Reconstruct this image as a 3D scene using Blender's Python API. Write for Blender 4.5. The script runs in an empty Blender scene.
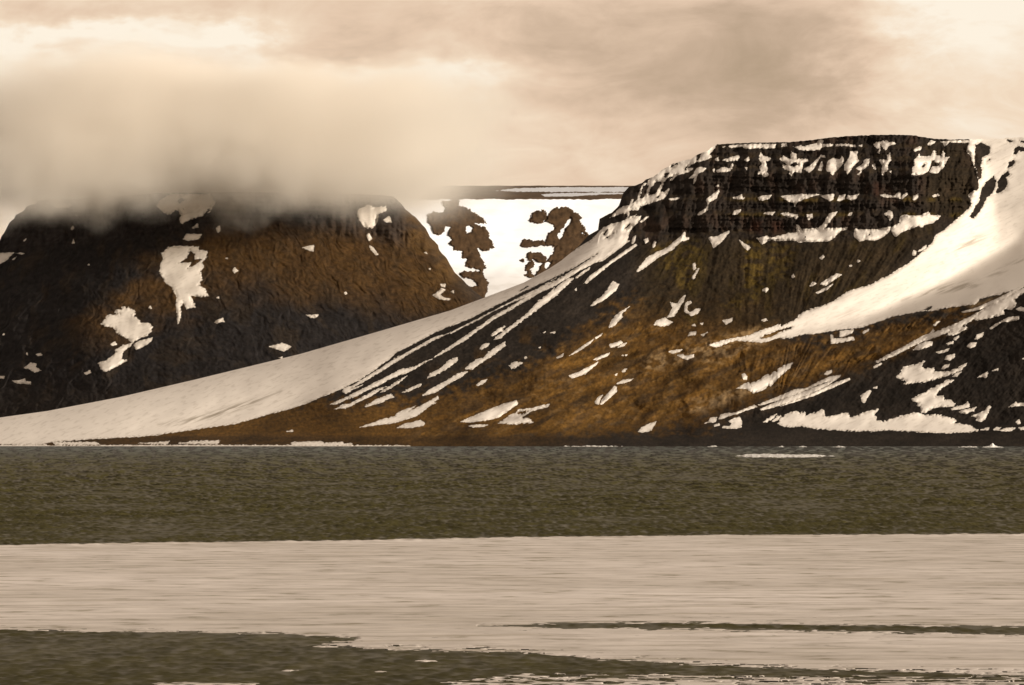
import bpy, math, random
import numpy as np

random.seed(7)
rng = np.random.RandomState(11)
scene = bpy.context.scene
COL = scene.collection

# ------------------------------------------------------------------ camera model (metres)
CAM_H = 20.0          # ship's deck above the water
FPX = 6200.0          # long telephoto
HOR = 425.0           # picture row of the true horizon
CX = 512.0


def world(u, v, Y):
    """point at distance Y seen in direction (u, v)"""
    X = (u - CX) / FPX * Y
    Z = CAM_H + (HOR - v) / FPX * Y
    return np.stack([X, Y, Z], -1)


# ------------------------------------------------------------------ noise
def perlin(x, y, seed=0):
    r = np.random.RandomState(seed)
    perm = r.permutation(512)
    ang = r.rand(512) * 2 * np.pi
    gx, gy = np.cos(ang), np.sin(ang)
    xi = np.floor(x).astype(np.int64)
    yi = np.floor(y).astype(np.int64)
    xf, yf = x - xi, y - yi

    def g(ix, iy, fx, fy):
        h = perm[(perm[ix & 511] + iy) & 511]
        return gx[h] * fx + gy[h] * fy
    sx = xf * xf * xf * (xf * (xf * 6 - 15) + 10)
    sy = yf * yf * yf * (yf * (yf * 6 - 15) + 10)
    a = g(xi, yi, xf, yf)
    b = g(xi + 1, yi, xf - 1, yf)
    c = g(xi, yi + 1, xf, yf - 1)
    d = g(xi + 1, yi + 1, xf - 1, yf - 1)
    return (a + sx * (b - a) + sy * ((c + sx * (d - c)) - (a + sx * (b - a)))) * 1.5


def fbm(x, y, octv=4, seed=0, gain=0.5):
    s, a = 0, 1.0
    for i in range(octv):
        s = s + a * perlin(x * 2 ** i + 17.3 * i, y * 2 ** i - 9.1 * i, seed + i)
        a *= gain
    return s


def ridge(x, y, seed=0, octv=3):
    s, a = 0, 1.0
    for i in range(octv):
        s = s + a * (1 - 2 * np.abs(perlin(x * 2 ** i + 3.1 * i, y * 2 ** i + 7.7 * i, seed + i)))
        a *= 0.5
    return s


def sstep(a, b, x):
    t = np.clip((x - a) / (b - a), 0, 1)
    return t * t * (3 - 2 * t)


# ------------------------------------------------------------------ outlines
ZR = dict(A=(600, 130, 7.877), B=(700, 130, 7.877), C=(800, 130, 7.877), D=(894, 130, 7.877), E=(560, 190, 7.877),
          F=(690, 200, 7.877), G=(800, 200, 7.877), H=(894, 200, 7.877), I=(300, 290, 6.827), J=(430, 240, 6.827),
          K=(540, 190, 6.827), L=(300, 360, 6.827), M=(430, 330, 6.827), N=(560, 290, 6.827), O=(560, 360, 6.827),
          Q=(0, 380, 3.413), R=(690, 270, 6.827), S=(690, 350, 6.827), T=(780, 280, 6.827), U=(874, 280, 6.827),
          V=(770, 360, 6.827), W=(874, 350, 6.827), X=(0, 180, 6.827), Y=(0, 290, 6.225), a=(140, 180, 4.283),
          b=(340, 180, 5.706), c=(480, 170, 5.706), d=(0, 170, 2.447), p=(0, 0, 1.0))


def pts(*seq):
    """pts('B', (x, y), ..., 'G', (x, y), ...) -> picture coordinates"""
    out, z = [], ZR['p']
    for q in seq:
        if isinstance(q, str):
            z = ZR[q]
        else:
            out.append((z[0] + q[0] / z[2], z[1] + q[1] / z[2]))
    return np.array(out, float)


def sdf(poly, u, v):
    """signed distance, positive inside"""
    n = len(poly)
    d2 = np.full(u.shape, 1e18)
    ins = np.zeros(u.shape, bool)
    for i in range(n):
        ax, ay = poly[i]
        bx, by = poly[(i + 1) % n]
        ex, ey = bx - ax, by - ay
        L = ex * ex + ey * ey + 1e-12
        t = np.clip(((u - ax) * ex + (v - ay) * ey) / L, 0, 1)
        dx, dy = u - ax - t * ex, v - ay - t * ey
        d2 = np.minimum(d2, dx * dx + dy * dy)
        if abs(ey) > 1e-12:
            c = ((ay > v) != (by > v)) & (u < ex * (v - ay) / ey + ax)
            ins ^= c
    d = np.sqrt(d2)
    return np.where(ins, d, -d)


def soft(poly, u, v, w):
    return sstep(-w, w, sdf(np.array(poly, float), u, v))


def smooth_line(points, x):
    p = np.array(points, float)
    return np.interp(x, p[:, 0], p[:, 1])


# ------------------------------------------------------------------ terrain from wanted slopes (least squares surface)
def dctn_solve(p, q):
    """height h with dh/du ~ p (axis 1), dh/dv ~ q (axis 0), free borders"""
    R, C = p.shape
    P = np.concatenate([p, -p[:, ::-1]], 1)
    P = np.concatenate([P, P[::-1]], 0)
    Qm = np.concatenate([q, q[:, ::-1]], 1)
    Qm = np.concatenate([Qm, -Qm[::-1]], 0)
    fu = np.fft.fftfreq(2 * C) * 2 * np.pi
    fv = np.fft.fftfreq(2 * R) * 2 * np.pi
    FU, FV = np.meshgrid(fu, fv)
    den = FU ** 2 + FV ** 2
    den[0, 0] = 1
    Z = (-1j * FU * np.fft.fft2(P) - 1j * FV * np.fft.fft2(Qm)) / den
    Z[0, 0] = 0
    return np.real(np.fft.ifft2(Z))[:R, :C]


def bilin(G, u0, v0, u, v):
    x = np.clip(u - u0, 0, G.shape[1] - 1.001)
    y = np.clip(v - v0, 0, G.shape[0] - 1.001)
    xi, yi = x.astype(int), y.astype(int)
    fx, fy = x - xi, y - yi
    return (G[yi, xi] * (1 - fx) * (1 - fy) + G[yi, xi + 1] * fx * (1 - fy) + G[yi + 1, xi] * (1 - fx) * fy
            + G[yi + 1, xi + 1] * fx * fy)


def bicub(G, u0, v0, u, v):
    x = np.clip(u - u0, 1, G.shape[1] - 3.001)
    y = np.clip(v - v0, 1, G.shape[0] - 3.001)
    xi, yi = x.astype(int), y.astype(int)

    def wts(f):        # cubic B-spline, smooth slopes
        return ((1 - f) ** 3 / 6, (3 * f ** 3 - 6 * f * f + 4) / 6, (-3 * f ** 3 + 3 * f * f + 3 * f + 1) / 6, f ** 3 / 6)
    wx_, wy_ = wts(x - xi), wts(y - yi)
    s_ = 0
    for j in range(4):
        for i in range(4):
            s_ = s_ + G[yi + j - 1, xi + i - 1] * wx_[i] * wy_[j]
    return s_


def blur(A, k, fn=None):
    for ax in (0, 1):
        B = np.pad(A, [(k, k) if i == ax else (0, 0) for i in (0, 1)], mode='edge')
        sl = [np.take(B, np.arange(i, i + A.shape[ax]), axis=ax) for i in range(2 * k + 1)]
        A = np.minimum.reduce(sl) if fn == 'min' else sum(sl) / (2 * k + 1)
    return A


# ------------------------------------------------------------------ mesh helpers
def tag(o, label=None, cat=None, group=None, kind=None):
    if label:
        o['label'] = label
    if cat:
        o['category'] = cat
    if group:
        o['group'] = group
    if kind:
        o['kind'] = kind
    return o


def grid_normals(P):
    du = np.gradient(P, axis=1)
    dv = np.gradient(P, axis=0)
    n = np.cross(du, dv)
    n /= np.linalg.norm(n, axis=-1, keepdims=True) + 1e-12
    return n


def grid_mesh(name, P, mat, fmask=None, attrs=None, cols=None, parent=None, normals=None, recentre=True):
    """P (R,C,3) -> one mesh of the cells where fmask (R-1,C-1); attrs {name:(R,C)}; cols {name:(R,C,3)}"""
    R, C = P.shape[:2]
    idx = np.arange(R * C).reshape(R, C)
    q = np.stack([idx[:-1, :-1], idx[:-1, 1:], idx[1:, 1:], idx[1:, :-1]], -1)
    q = q.reshape(-1, 4) if fmask is None else q[fmask]
    if len(q) == 0:
        return None
    used, inv = np.unique(q.ravel(), return_inverse=True)
    co = P.reshape(-1, 3)[used]
    org = np.zeros(3)
    if recentre and parent is None:
        org = np.array([co[:, 0].mean(), co[:, 1].mean(), co[:, 2].min()])
    co = (co - org).astype(np.float32)
    me = bpy.data.meshes.new(name)
    me.vertices.add(len(used))
    me.vertices.foreach_set('co', co.ravel())
    me.loops.add(len(q) * 4)
    me.loops.foreach_set('vertex_index', inv.astype(np.int32).ravel())
    me.polygons.add(len(q))
    me.polygons.foreach_set('loop_start', np.arange(len(q), dtype=np.int32) * 4)
    me.polygons.foreach_set('use_smooth', np.ones(len(q), bool))
    me.update(calc_edges=True)
    for k, a in (attrs or {}).items():
        at = me.attributes.new(k, 'FLOAT', 'POINT')
        at.data.foreach_set('value', a.ravel()[used].astype(np.float32))
    for k, a in (cols or {}).items():
        at = me.attributes.new(k, 'FLOAT_COLOR', 'POINT')
        c4 = np.ones((len(used), 4), np.float32)
        c4[:, :3] = a.reshape(-1, 3)[used]
        at.data.foreach_set('color', c4.ravel())
    if normals is not None:
        me.normals_split_custom_set_from_vertices(normals.reshape(-1, 3)[used].astype(np.float32).tolist())
    me.materials.append(mat)
    o = bpy.data.objects.new(name, me)
    o.location = org
    COL.objects.link(o)
    if parent:
        o.parent = parent
        o.location = -np.array(parent.location)
    return o


# ------------------------------------------------------------------ materials
class NT:
    def __init__(self, name):
        self.m = bpy.data.materials.new(name)
        self.m.use_nodes = True
        self.t = self.m.node_tree
        self.b = self.t.nodes['Principled BSDF']

    def n(self, typ, **kw):
        nd = self.t.nodes.new(typ)
        for k, v in kw.items():
            if k.startswith('i_'):
                nd.inputs[k[2:].replace('_', ' ')].default_value = v
            else:
                setattr(nd, k, v)
        return nd

    def l(self, a, b):
        self.t.links.new(a, b)


def set_in(b, **kw):
    for k, v in kw.items():
        b.inputs[k.replace('_', ' ')].default_value = v


def noise_node(T, scale, detail=4, vec=None, rough=0.55, stretch=(1, 1, 1)):
    tc = T.n('ShaderNodeTexCoord')
    mp = T.n('ShaderNodeMapping')
    mp.inputs['Scale'].default_value = stretch
    T.l(tc.outputs['Object'], mp.inputs['Vector'])
    nz = T.n('ShaderNodeTexNoise')
    nz.inputs['Scale'].default_value = scale
    nz.inputs['Detail'].default_value = detail
    nz.inputs['Roughness'].default_value = rough
    T.l(mp.outputs[0], nz.inputs['Vector'])
    return nz.outputs['Fac']


def ramp(T, fac, stops):
    r = T.n('ShaderNodeValToRGB')
    el = r.color_ramp.elements
    while len(el) < len(stops):
        el.new(0.5)
    for e, (p, c) in zip(el, stops):
        e.position = p
        e.color = (*c, 1)
    T.l(fac, r.inputs[0])
    return r.outputs[0]


def mixc(T, mode, fac, a, b):
    m = T.n('ShaderNodeMix', data_type='RGBA', blend_type=mode)
    if isinstance(fac, (int, float)):
        m.inputs[0].default_value = fac
    else:
        T.l(fac, m.inputs[0])
    for s, x in ((6, a), (7, b)):
        if isinstance(x, tuple):
            m.inputs[s].default_value = (*x, 1)
        else:
            T.l(x, m.inputs[s])
    return m.outputs[2]


def mat_rock(name):
    T = NT(name)
    at = T.n('ShaderNodeAttribute', attribute_name='rock_colour')
    f1 = noise_node(T, 0.10, 8, rough=0.72)
    v1 = ramp(T, f1, [(0.32, (0.66, 0.66, 0.68)), (0.5, (1, 1, 1)), (0.70, (1.36, 1.3, 1.22))])
    c = mixc(T, 'MULTIPLY', 1.0, at.outputs['Color'], v1)
    T.l(c, T.b.inputs['Base Color'])
    set_in(T.b, Roughness=0.92)
    T.b.inputs['Specular IOR Level'].default_value = 0.15
    bp = T.n('ShaderNodeBump')
    bp.inputs['Strength'].default_value = 0.3
    bp.inputs['Distance'].default_value = 1.2
    T.l(noise_node(T, 0.45, 5, rough=0.65), bp.inputs['Height'])
    T.l(bp.outputs[0], T.b.inputs['Normal'])
    return T.m


def mat_snow(name, col=(0.84, 0.80, 0.76), dirt=(0.26, 0.22, 0.17)):
    T = NT(name)
    f1 = noise_node(T, 0.02, 5)
    base = ramp(T, f1, [(0.3, tuple(x * 0.93 for x in col)), (0.7, col)])
    at = T.n('ShaderNodeAttribute', attribute_name='dust')  # dirt, and the shade tone painted on the gully snow
    c = mixc(T, 'MIX', at.outputs['Fac'], base, dirt)
    T.l(c, T.b.inputs['Base Color'])
    set_in(T.b, Roughness=0.7)
    T.b.inputs['Specular IOR Level'].default_value = 0.2
    return T.m


ROCK = mat_rock('basalt_and_tundra')
SNOW = mat_snow('old_snow')
GLACIER = mat_snow('glacier_snow', (0.83, 0.88, 0.97))

# =================================================================== NEAR MOUNTAIN
SIL = np.array([(-420, 446), (-250, 441), (-60, 430), (0, 417.5), (47, 411), (120, 397), (193, 380), (300, 354), (380, 331), (450, 310.5), (482, 298.5), (524, 282.5),
                (550, 268), (562, 260), (579, 246), (588, 235.5), (598, 229.5), (599.5, 218.5), (612, 212.5), (619, 205.5),
                (623, 193.5), (629, 187), (642, 183), (646, 179.5), (653, 177), (663.5, 169), (672, 164), (682.5, 160.5),
                (691, 159), (698, 154), (708, 150), (717, 144), (730, 143.8), (751, 142.7), (791, 142), (810, 140), (833, 137.2),
                (863, 135), (901, 134.6), (916, 135.6), (932, 138.4), (951, 139.4), (999, 139), (1006, 138), (1024, 137), (1090, 133), (1250, 124), (1560, 119)], float)
u_n = np.concatenate([np.arange(-420, -30, 3.0), np.arange(-30, 1056, 0.8), np.arange(1056, 1540, 3.0)])
NT_ROWS = 430
vt_n = np.interp(u_n, SIL[:, 0], SIL[:, 1])
vt_n = vt_n + 0.5 * perlin(u_n / 3.0, u_n * 0 + 0.5, 5) * sstep(580, 640, u_n) + 0.35 * perlin(u_n / 9.0, u_n * 0 + 3.5, 6) * sstep(540, 600, u_n)
VB = 449.0
tt = np.linspace(0, 1, NT_ROWS)
Un, Tn = np.meshgrid(u_n, tt)
vt_m = np.convolve(np.pad(vt_n, 15, mode='edge'), np.ones(31) / 31, 'valid')
Vn = VB + (vt_m[None, :] - VB) * Tn + (vt_n - vt_m)[None, :] * Tn ** 9     # rows follow the skyline closely only near it

# wanted slopes on a one pixel raster
U0, V0 = -440, 100
ug, vg = np.meshgrid(np.arange(U0, 1564), np.arange(V0, 452))
ug = ug.astype(float)
vg = vg.astype(float)
sil_g = np.interp(ug, SIL[:, 0], SIL[:, 1])
CLIFF = np.array([(600, 232), (606, 205), (628, 184), (660, 168), (717, 140), (860, 128), (968, 134), (976, 150), (984, 165), (980, 190),
                  (972, 206), (950, 224), (935, 218), (893, 232), (860, 238), (800, 240), (760, 240), (735, 233), (690, 237), (645, 244),
                  (628, 240)], float)
clf = soft(CLIFF, ug, vg, 5)
cz = 3.4 + (1.45 - 3.4) * np.clip((432 - vg) / 190, 0, 1)
cz = np.where(vg > 432, 5.0, cz)
fx = np.zeros_like(ug)
fz = cz.copy()


def region(poly, w, gx=None, gz=None):
    global fx, fz
    m = soft(poly, ug, vg, w)
    if gx is not None:
        fx = fx * (1 - m) + gx * m
    if gz is not None:
        fz = fz * (1 - m) + gz * m


region([(330, 470), (560, 470), (640, 340), (660, 300), (600, 250), (300, 360)], 20, 0.05, 2.3)            # lower left flank
region([(-430, 462), (120, 444), (300, 408), (450, 330), (600, 255), (660, 235), (720, 145), (700, 100), (-430, 415)], 14, -0.95, 2.4)   # snow apron side
region([(345, 398), (470, 385), (560, 345), (610, 315), (660, 260), (640, 238), (450, 325)], 14, -1.0, 1.5)   # dark scree on the left flank
region([(640, 245), (735, 238), (800, 245), (800, 290), (700, 300), (620, 320)], 14, -0.42, 1.35)
region([(800, 242), (935, 220), (950, 232), (880, 280), (790, 310)], 12, -0.30, 1.35)
region([(560, 345), (620, 310), (760, 330), (800, 350), (720, 410), (560, 425)], 16, 0.22, 2.2)
region([(870, 285), (960, 226), (1000, 150), (1060, 150), (1010, 250), (940, 290), (870, 318), (740, 345), (700, 345)], 9, 0.8, 0.9)   # lit side of the snow gully
region([(1015, 246), (940, 287), (870, 320), (900, 318), (1000, 298), (1545, 265), (1545, 130), (1040, 150)], 8, -1.15, 4.6)   # far side of the snow gully
region([(985, 140), (1545, 135), (1545, 250), (1000, 240), (990, 200)], 10, -0.35, 1.3)
region([(1545, 270), (1010, 300), (900, 355), (800, 395), (700, 425), (760, 436), (1545, 436)], 10, -1.0, 1.45)   # shaded spur
region([(690, 425), (1545, 415), (1545, 446), (690, 446)], 6, -0.65, 3.0)
region([(740, 350), (880, 325), (960, 312), (900, 345), (800, 385), (740, 380)], 10, -0.15, 1.9)

# cliff tiers: steep walls and ledges
ledge = np.zeros_like(vg)
wob = 3.0 * perlin(ug / 40, vg * 0 + 0.3, 21) + 1.2 * perlin(ug / 11, vg * 0 + 4.3, 22)
for lv, lw in ((146, 3.5), (158, 4.0), (170, 3.5), (197, 3.0), (213, 2.6), (234, 3.0)):
    ledge = np.maximum(ledge, np.exp(-((vg + wob - lv) / lw) ** 2))
cl_fz = 0.14 + 2.6 * ledge
cl_fx = -0.62 + 0.95 * soft([(915, 130), (985, 130), (990, 195), (950, 235), (915, 225)], ug, vg, 10)
fz = fz * (1 - clf) + cl_fz * clf
fx = fx * (1 - clf) + cl_fx * clf

SC = 6150.0 / FPX
Hn = dctn_solve(fx * SC, -fz * SC)
base = Hn[446 - V0]
target = 5830 + 0.12 * np.clip(300 - ug[0], 0, 400)
Hn = Hn + (target.mean() - base.mean())
corr = (target - Hn[446 - V0])[None, :]
Hn = Hn + corr * np.exp(-np.clip(446 - vg, 0, 400) / 110.0)

Ylow = bicub(blur(Hn, 1), U0, V0, Un, Vn)
# left flank rounding over its skyline
vt_s = np.convolve(np.pad(vt_n, 40, mode='edge'), np.ones(81) / 81, 'valid')
e = np.maximum(Vn - vt_s[None, :], -6)
Ylow = Ylow + 45 * np.exp(-e / 9.0) * sstep(640, 560, Un)

# fall line coordinate
av = np.linspace(380, 1300, 900)
kk = np.interp(av, [380, 600, 640, 680, 740, 800, 880, 960, 1300], [2.0, 1.9, 1.5, 0.6, 0.1, 0.15, 0.6, 0.8, 0.8])
ag = np.zeros_like(ug)
for r in range(ug.shape[0]):
    dv = max(vg[r, 0] - 238, 0)
    ua = av - kk * dv
    ua = np.maximum.accumulate(ua + np.arange(len(av)) * 1e-5)
    ag[r] = np.interp(ug[r], ua, av, left=np.nan, right=np.nan)
    bad = np.isnan(ag[r])
    ag[r][bad] = (ug[r] + 1.9 * dv)[bad]
An = bilin(ag, U0, V0, Un, Vn)
clN = bilin(clf, U0, V0, Un, Vn)
talus = (1 - clN) * sstep(438, 415, Vn)
upper = sstep(345, 280, Vn)
lowmid = soft([(400, 440), (560, 340), (620, 310), (780, 345), (960, 310), (960, 345), (720, 420), (560, 432)], Un, Vn, 18)
spur = soft([(1545, 270), (1010, 300), (900, 355), (800, 395), (700, 425), (760, 436), (1545, 436)], Un, Vn, 10)
mid = (-2.0 * ridge(An / 17, Vn / 260, 31, 2) * talus * (0.35 + 0.65 * upper)
       - 0.55 * ridge(An / 6.5 + 0.6 * perlin(Un / 12, Vn / 12, 9), Vn / 50, 34, 2) * talus * (0.3 + 0.7 * upper)
       + 9.0 * fbm((Un - 0.45 * Vn) / 50, (Vn + 0.3 * Un) / 18, 2, 40) * lowmid
       - 2.6 * ridge((Un - 0.45 * Vn) / 36, (Vn + 0.42 * Un) / 13, 47, 1) * (lowmid + 0.5 * spur)
       - 1.1 * ridge(An / 10 + 0.5 * perlin(Un / 20, Vn / 20, 12), Vn / 70, 45, 2) * lowmid
       + 1.8 * fbm(Un / 24, Vn / 16, 3, 44) * talus)
colw = Un + 2.5 * perlin(Un / 30, Vn / 25, 51)
BIGS = np.maximum(soft([(-430, 462), (120, 446), (300, 408), (450, 328), (600, 255), (660, 235), (720, 145), (700, 100), (-430, 415)], Un, Vn, 5),
                  soft([(970, 120), (1545, 100), (1545, 270), (1000, 292), (925, 310), (865, 327), (790, 340), (715, 350), (715, 340), (780, 325), (850, 290), (900, 266), (945, 228), (972, 205), (982, 160)], Un, Vn, 5))
mid = mid * (1 - 0.93 * BIGS) + BIGS * (2.5 * fbm((Un - 0.45 * Vn) / 70, (Vn + 0.45 * Un) / 30, 3, 48) + 0.35 * fbm((Un - 0.45 * Vn) / 16, (Vn + 0.45 * Un) / 4, 3, 49))
cliffm = (9.0 * np.abs(perlin(colw / 21, Vn / 60, 52)) * -1 + 6.0 * perlin(colw / 40, Vn / 70, 56) - 3.0 * np.abs(perlin(colw / 8.0, Vn / 18, 53)) + 2.6 * perlin((Vn + 2 * perlin(Un / 40, Vn / 40, 58)) / 6.0, Un / 60, 57)
          + 1.6 * perlin(colw / 3.6, Vn / 14, 54)) * clN
Yl2 = Ylow + mid + cliffm
fine = ((0.9 * fbm(Un / 5.5, Vn / 5.0, 3, 60) + 0.45 * perlin(An / 2.6, Vn / 9, 63)) * talus * (1 - 0.5 * sstep(425, 440, Vn))
        + (1.6 * fbm(Un / 3.2, Vn / 5.0, 3, 66) + 2.0 * perlin(Vn / 2.6 + 0.15 * perlin(Un / 8, Vn / 8, 3), Un / 34, 68)) * clN)
Yrock = Yl2 + fine * (1 - 0.95 * BIGS)
Pn = world(Un, Vn, Yrock)

# ---- colours of the ground; some dark tones also hold painted shade
C_BAS = np.array((0.0205, 0.0160, 0.0135))
C_SCR = np.array((0.0205, 0.0165, 0.0138))
C_TUN = np.array((0.100, 0.052, 0.0110))
C_MOSS = np.array((0.082, 0.056, 0.012))
C_RED = np.array((0.085, 0.036, 0.022))
C_TAN = np.array((0.30, 0.205, 0.105))
C_DUN = np.array((0.031, 0.0215, 0.0110))
colr = np.broadcast_to(C_SCR, Un.shape + (3,)).copy()


def paint(m, c, amt=1.0):
    global colr
    m = np.clip(m * amt, 0, 1)[..., None]
    colr = colr * (1 - m) + c * m


n1 = fbm(Un / 45, Vn / 28, 5, 80)
n2 = fbm(An / 16, Vn / 40, 4, 85)
n3 = fbm(Un / 9, Vn / 6, 4, 88)
paint(soft([(-430, 470), (-430, 450), (300, 400), (420, 400), (520, 372), (575, 335), (640, 300), (760, 300), (800, 345), (960, 312), (990, 318),
            (900, 355), (800, 392), (700, 425), (560, 440), (300, 470)], Un + 18 * n1, Vn + 14 * n3, 12), C_TUN, 0.9)
paint(soft([(640, 240), (800, 240), (940, 222), (880, 285), (760, 335), (640, 315)], Un, Vn, 16), C_DUN, 0.85)
paint(sstep(0.05, 0.55, n2) * soft([(640, 243), (800, 243), (940, 226), (870, 290), (760, 320), (660, 300)], Un, Vn, 12), C_MOSS * 0.5, 0.5)
for poly, a in (([(655, 245), (700, 240), (708, 262), (690, 290), (668, 275)], 0.75), ([(745, 240), (762, 242), (766, 285), (756, 305), (744, 290)], 0.85),
                ([(766, 245), (800, 243), (790, 275), (770, 285)], 0.6), ([(735, 300), (745, 298), (742, 308), (720, 306)], 0.8),
                ([(684, 312), (700, 312), (698, 324), (685, 320)], 0.7)):
    paint(soft(poly, Un + 4 * n3, Vn + 4 * n1, 4) * sstep(-0.5, 0.3, n3), C_MOSS, a)
paint(soft([(690, 345), (760, 328), (770, 340), (720, 360), (680, 362), (640, 372), (650, 356)], Un, Vn, 7) * sstep(-0.25, 0.35, n3), C_TAN, 0.75)
paint(soft([(690, 412), (700, 402), (740, 385), (752, 392), (735, 402), (705, 412)], Un + 3 * n3, Vn, 3) * sstep(-0.6, 0.1, n3), C_TAN * 0.75, 0.8)
paint(soft([(965, 306), (985, 300), (1010, 292), (1000, 298), (975, 308)], Un, Vn, 2.5), C_TAN * 0.7, 0.8)
paint(sstep(0.15, 0.6, n3) * lowmid, C_TAN * 0.8, 0.18)
paint(sstep(0.0, 0.5, fbm((Un - 0.45 * Vn) / 34 + 9, (Vn + 0.42 * Un) / 8, 4, 93)) * lowmid, C_SCR * 1.3, 0.42)
paint(sstep(0.1, 0.5, n1) * soft([(420, 380), (560, 340), (620, 300), (520, 330)], Un, Vn, 14), C_TUN * 0.8, 0.5)
paint(spur, C_SCR * 0.72, 0.9)  # shade on the left-facing spur painted in as a darker scree tone
paint(clN, C_BAS, 1.0)
paint(sstep(0.1, 0.6, fbm(colw / 15, Vn / 30, 4, 97)) * clN, np.array((0.036, 0.023, 0.017)), 0.7)
ledN = bilin(ledge, U0, V0, Un, Vn)
paint(ledN * clN * sstep(-0.3, 0.3, n3), C_DUN * 1.1, 0.7)
paint(soft([(925, 145), (962, 145), (980, 190), (960, 225), (925, 215)], Un + 4 * n3, Vn, 8) * clN, C_DUN * 0.75, 0.7)
for poly in ([(772, 222), (782, 221), (784, 232), (774, 234)], [(752, 220), (762, 222), (760, 233), (750, 230)], [(875, 182), (880, 184), (880, 196), (874, 195)]):
    paint(soft(poly, Un + 2 * n3, Vn, 4), C_RED * 0.6, 0.7)
mossl = np.exp(-((Vn + 1.5 * perlin(Un / 20, Un * 0, 7) - 199.5) / 2.2) ** 2) + np.exp(-((Vn + 1.5 * perlin(Un / 26, Un * 0, 8) - 214.5) / 2.0) ** 2)
paint(mossl * clN * sstep(-0.15, 0.35, perlin(Un / 17, Vn * 0 + 2.2, 99)) * sstep(720, 745, Un), C_MOSS * 0.8, 0.85)
paint(sstep(434, 440, Vn), C_SCR * 1.05, 0.85)
paint(sstep(434, 440, Vn) * sstep(640, 420, Un), C_TUN * 0.6, 0.7)
colr *= (1 + 0.38 * np.clip(fbm((Un - 0.45 * Vn) / 60, (Vn + 0.4 * Un) / 24, 4, 105), -1.2, 1.2))[..., None]
colr *= (1 + 0.36 * np.clip(fbm(Un / 2.6, Vn / 2.4, 3, 101), -1.5, 1.5))[..., None]
colr = np.clip(colr, 0.006, 0.7)

# back of the mountain: plateau behind the rim, falling away behind the left ridge
rim = Pn[-1]
back = []
for dY in (14, 45, 120, 300, 700, 1500):
    flat = sstep(600, 720, u_n)
    p = rim.copy()
    p[:, 1] += dY
    p[:, 2] = rim[:, 2] - (0.06 * dY + 1.0) * flat - (0.34 * dY) * (1 - flat)
    p[:, 2] = np.where(dY >= 1500, -5, np.maximum(p[:, 2], -5))
    back.append(p)
Pfull = np.concatenate([Pn, np.stack(back)], 0)
colf = np.concatenate([colr, np.repeat(colr[-1:], len(back), 0)], 0)
nrm = -grid_normals(Pfull)
if nrm[NT_ROWS // 2, 700, 1] > 0:
    nrm = -nrm
mtn = bpy.data.objects.new('mountain', None)
mtn.location = (200, 6000, 0)
COL.objects.link(mtn)
tag(mtn, 'flat topped dark basalt mountain above brown scree slopes on the right', 'mountain', kind='structure')
fc = 0.25 * (clN[:-1, :-1] + clN[1:, :-1] + clN[:-1, 1:] + clN[1:, 1:])
fcF = np.zeros((Pfull.shape[0] - 1, Pfull.shape[1] - 1))
fcF[:NT_ROWS - 1] = fc
rowF = np.arange(Pfull.shape[0] - 1)[:, None] + 0 * fcF
vF = np.full_like(fcF, 0.0)
vF[:NT_ROWS - 1] = Vn[:-1, :-1]
isback = rowF >= NT_ROWS - 1
m_cl = (fcF > 0.5) & ~isback
m_be = (vF > 433) & ~isback
for nm, msk in (('cliff', m_cl), ('beach', m_be), ('plateau', isback), ('slope', ~m_cl & ~m_be & ~isback)):
    grid_mesh(nm, Pfull, ROCK, msk, cols={'rock_colour': colf}, parent=mtn, normals=nrm)

# ------------------------------------------------------------------ draped layers (snow on rock, rock on ice)


def layer_field(polys, holes, U, V, amp=0.8, fr=2.6, along=None, seed=0, pad=4):
    """signed field in pixels on the grid with ragged edges; -99 away from the outline"""
    S = np.full(U.shape, -99.0)
    for k, P in enumerate(polys):
        m = (U > P[:, 0].min() - pad) & (U < P[:, 0].max() + pad) & (V > P[:, 1].min() - pad) & (V < P[:, 1].max() + pad)
        if not m.any():
            continue
        S[m] = np.maximum(S[m], sdf(P, U[m], V[m]))
    for P in holes:
        m = (U > P[:, 0].min() - pad) & (U < P[:, 0].max() + pad) & (V > P[:, 1].min() - pad) & (V < P[:, 1].max() + pad) & (S > -50)
        if m.any():
            S[m] = np.minimum(S[m], -sdf(P, U[m], V[m]))
    m = S > -pad
    if m.any():
        x = U[m] if along is None else along[m]
        S[m] += amp * (0.75 * fbm(x / fr, V[m] / (fr * (1 if along is None else 3)), 2, seed)
                       + 1.15 * fbm((U[m] - 0.3 * V[m]) / 3.0, (V[m] + 0.4 * U[m]) / 1.3, 3, seed + 5))
    return S


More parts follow.
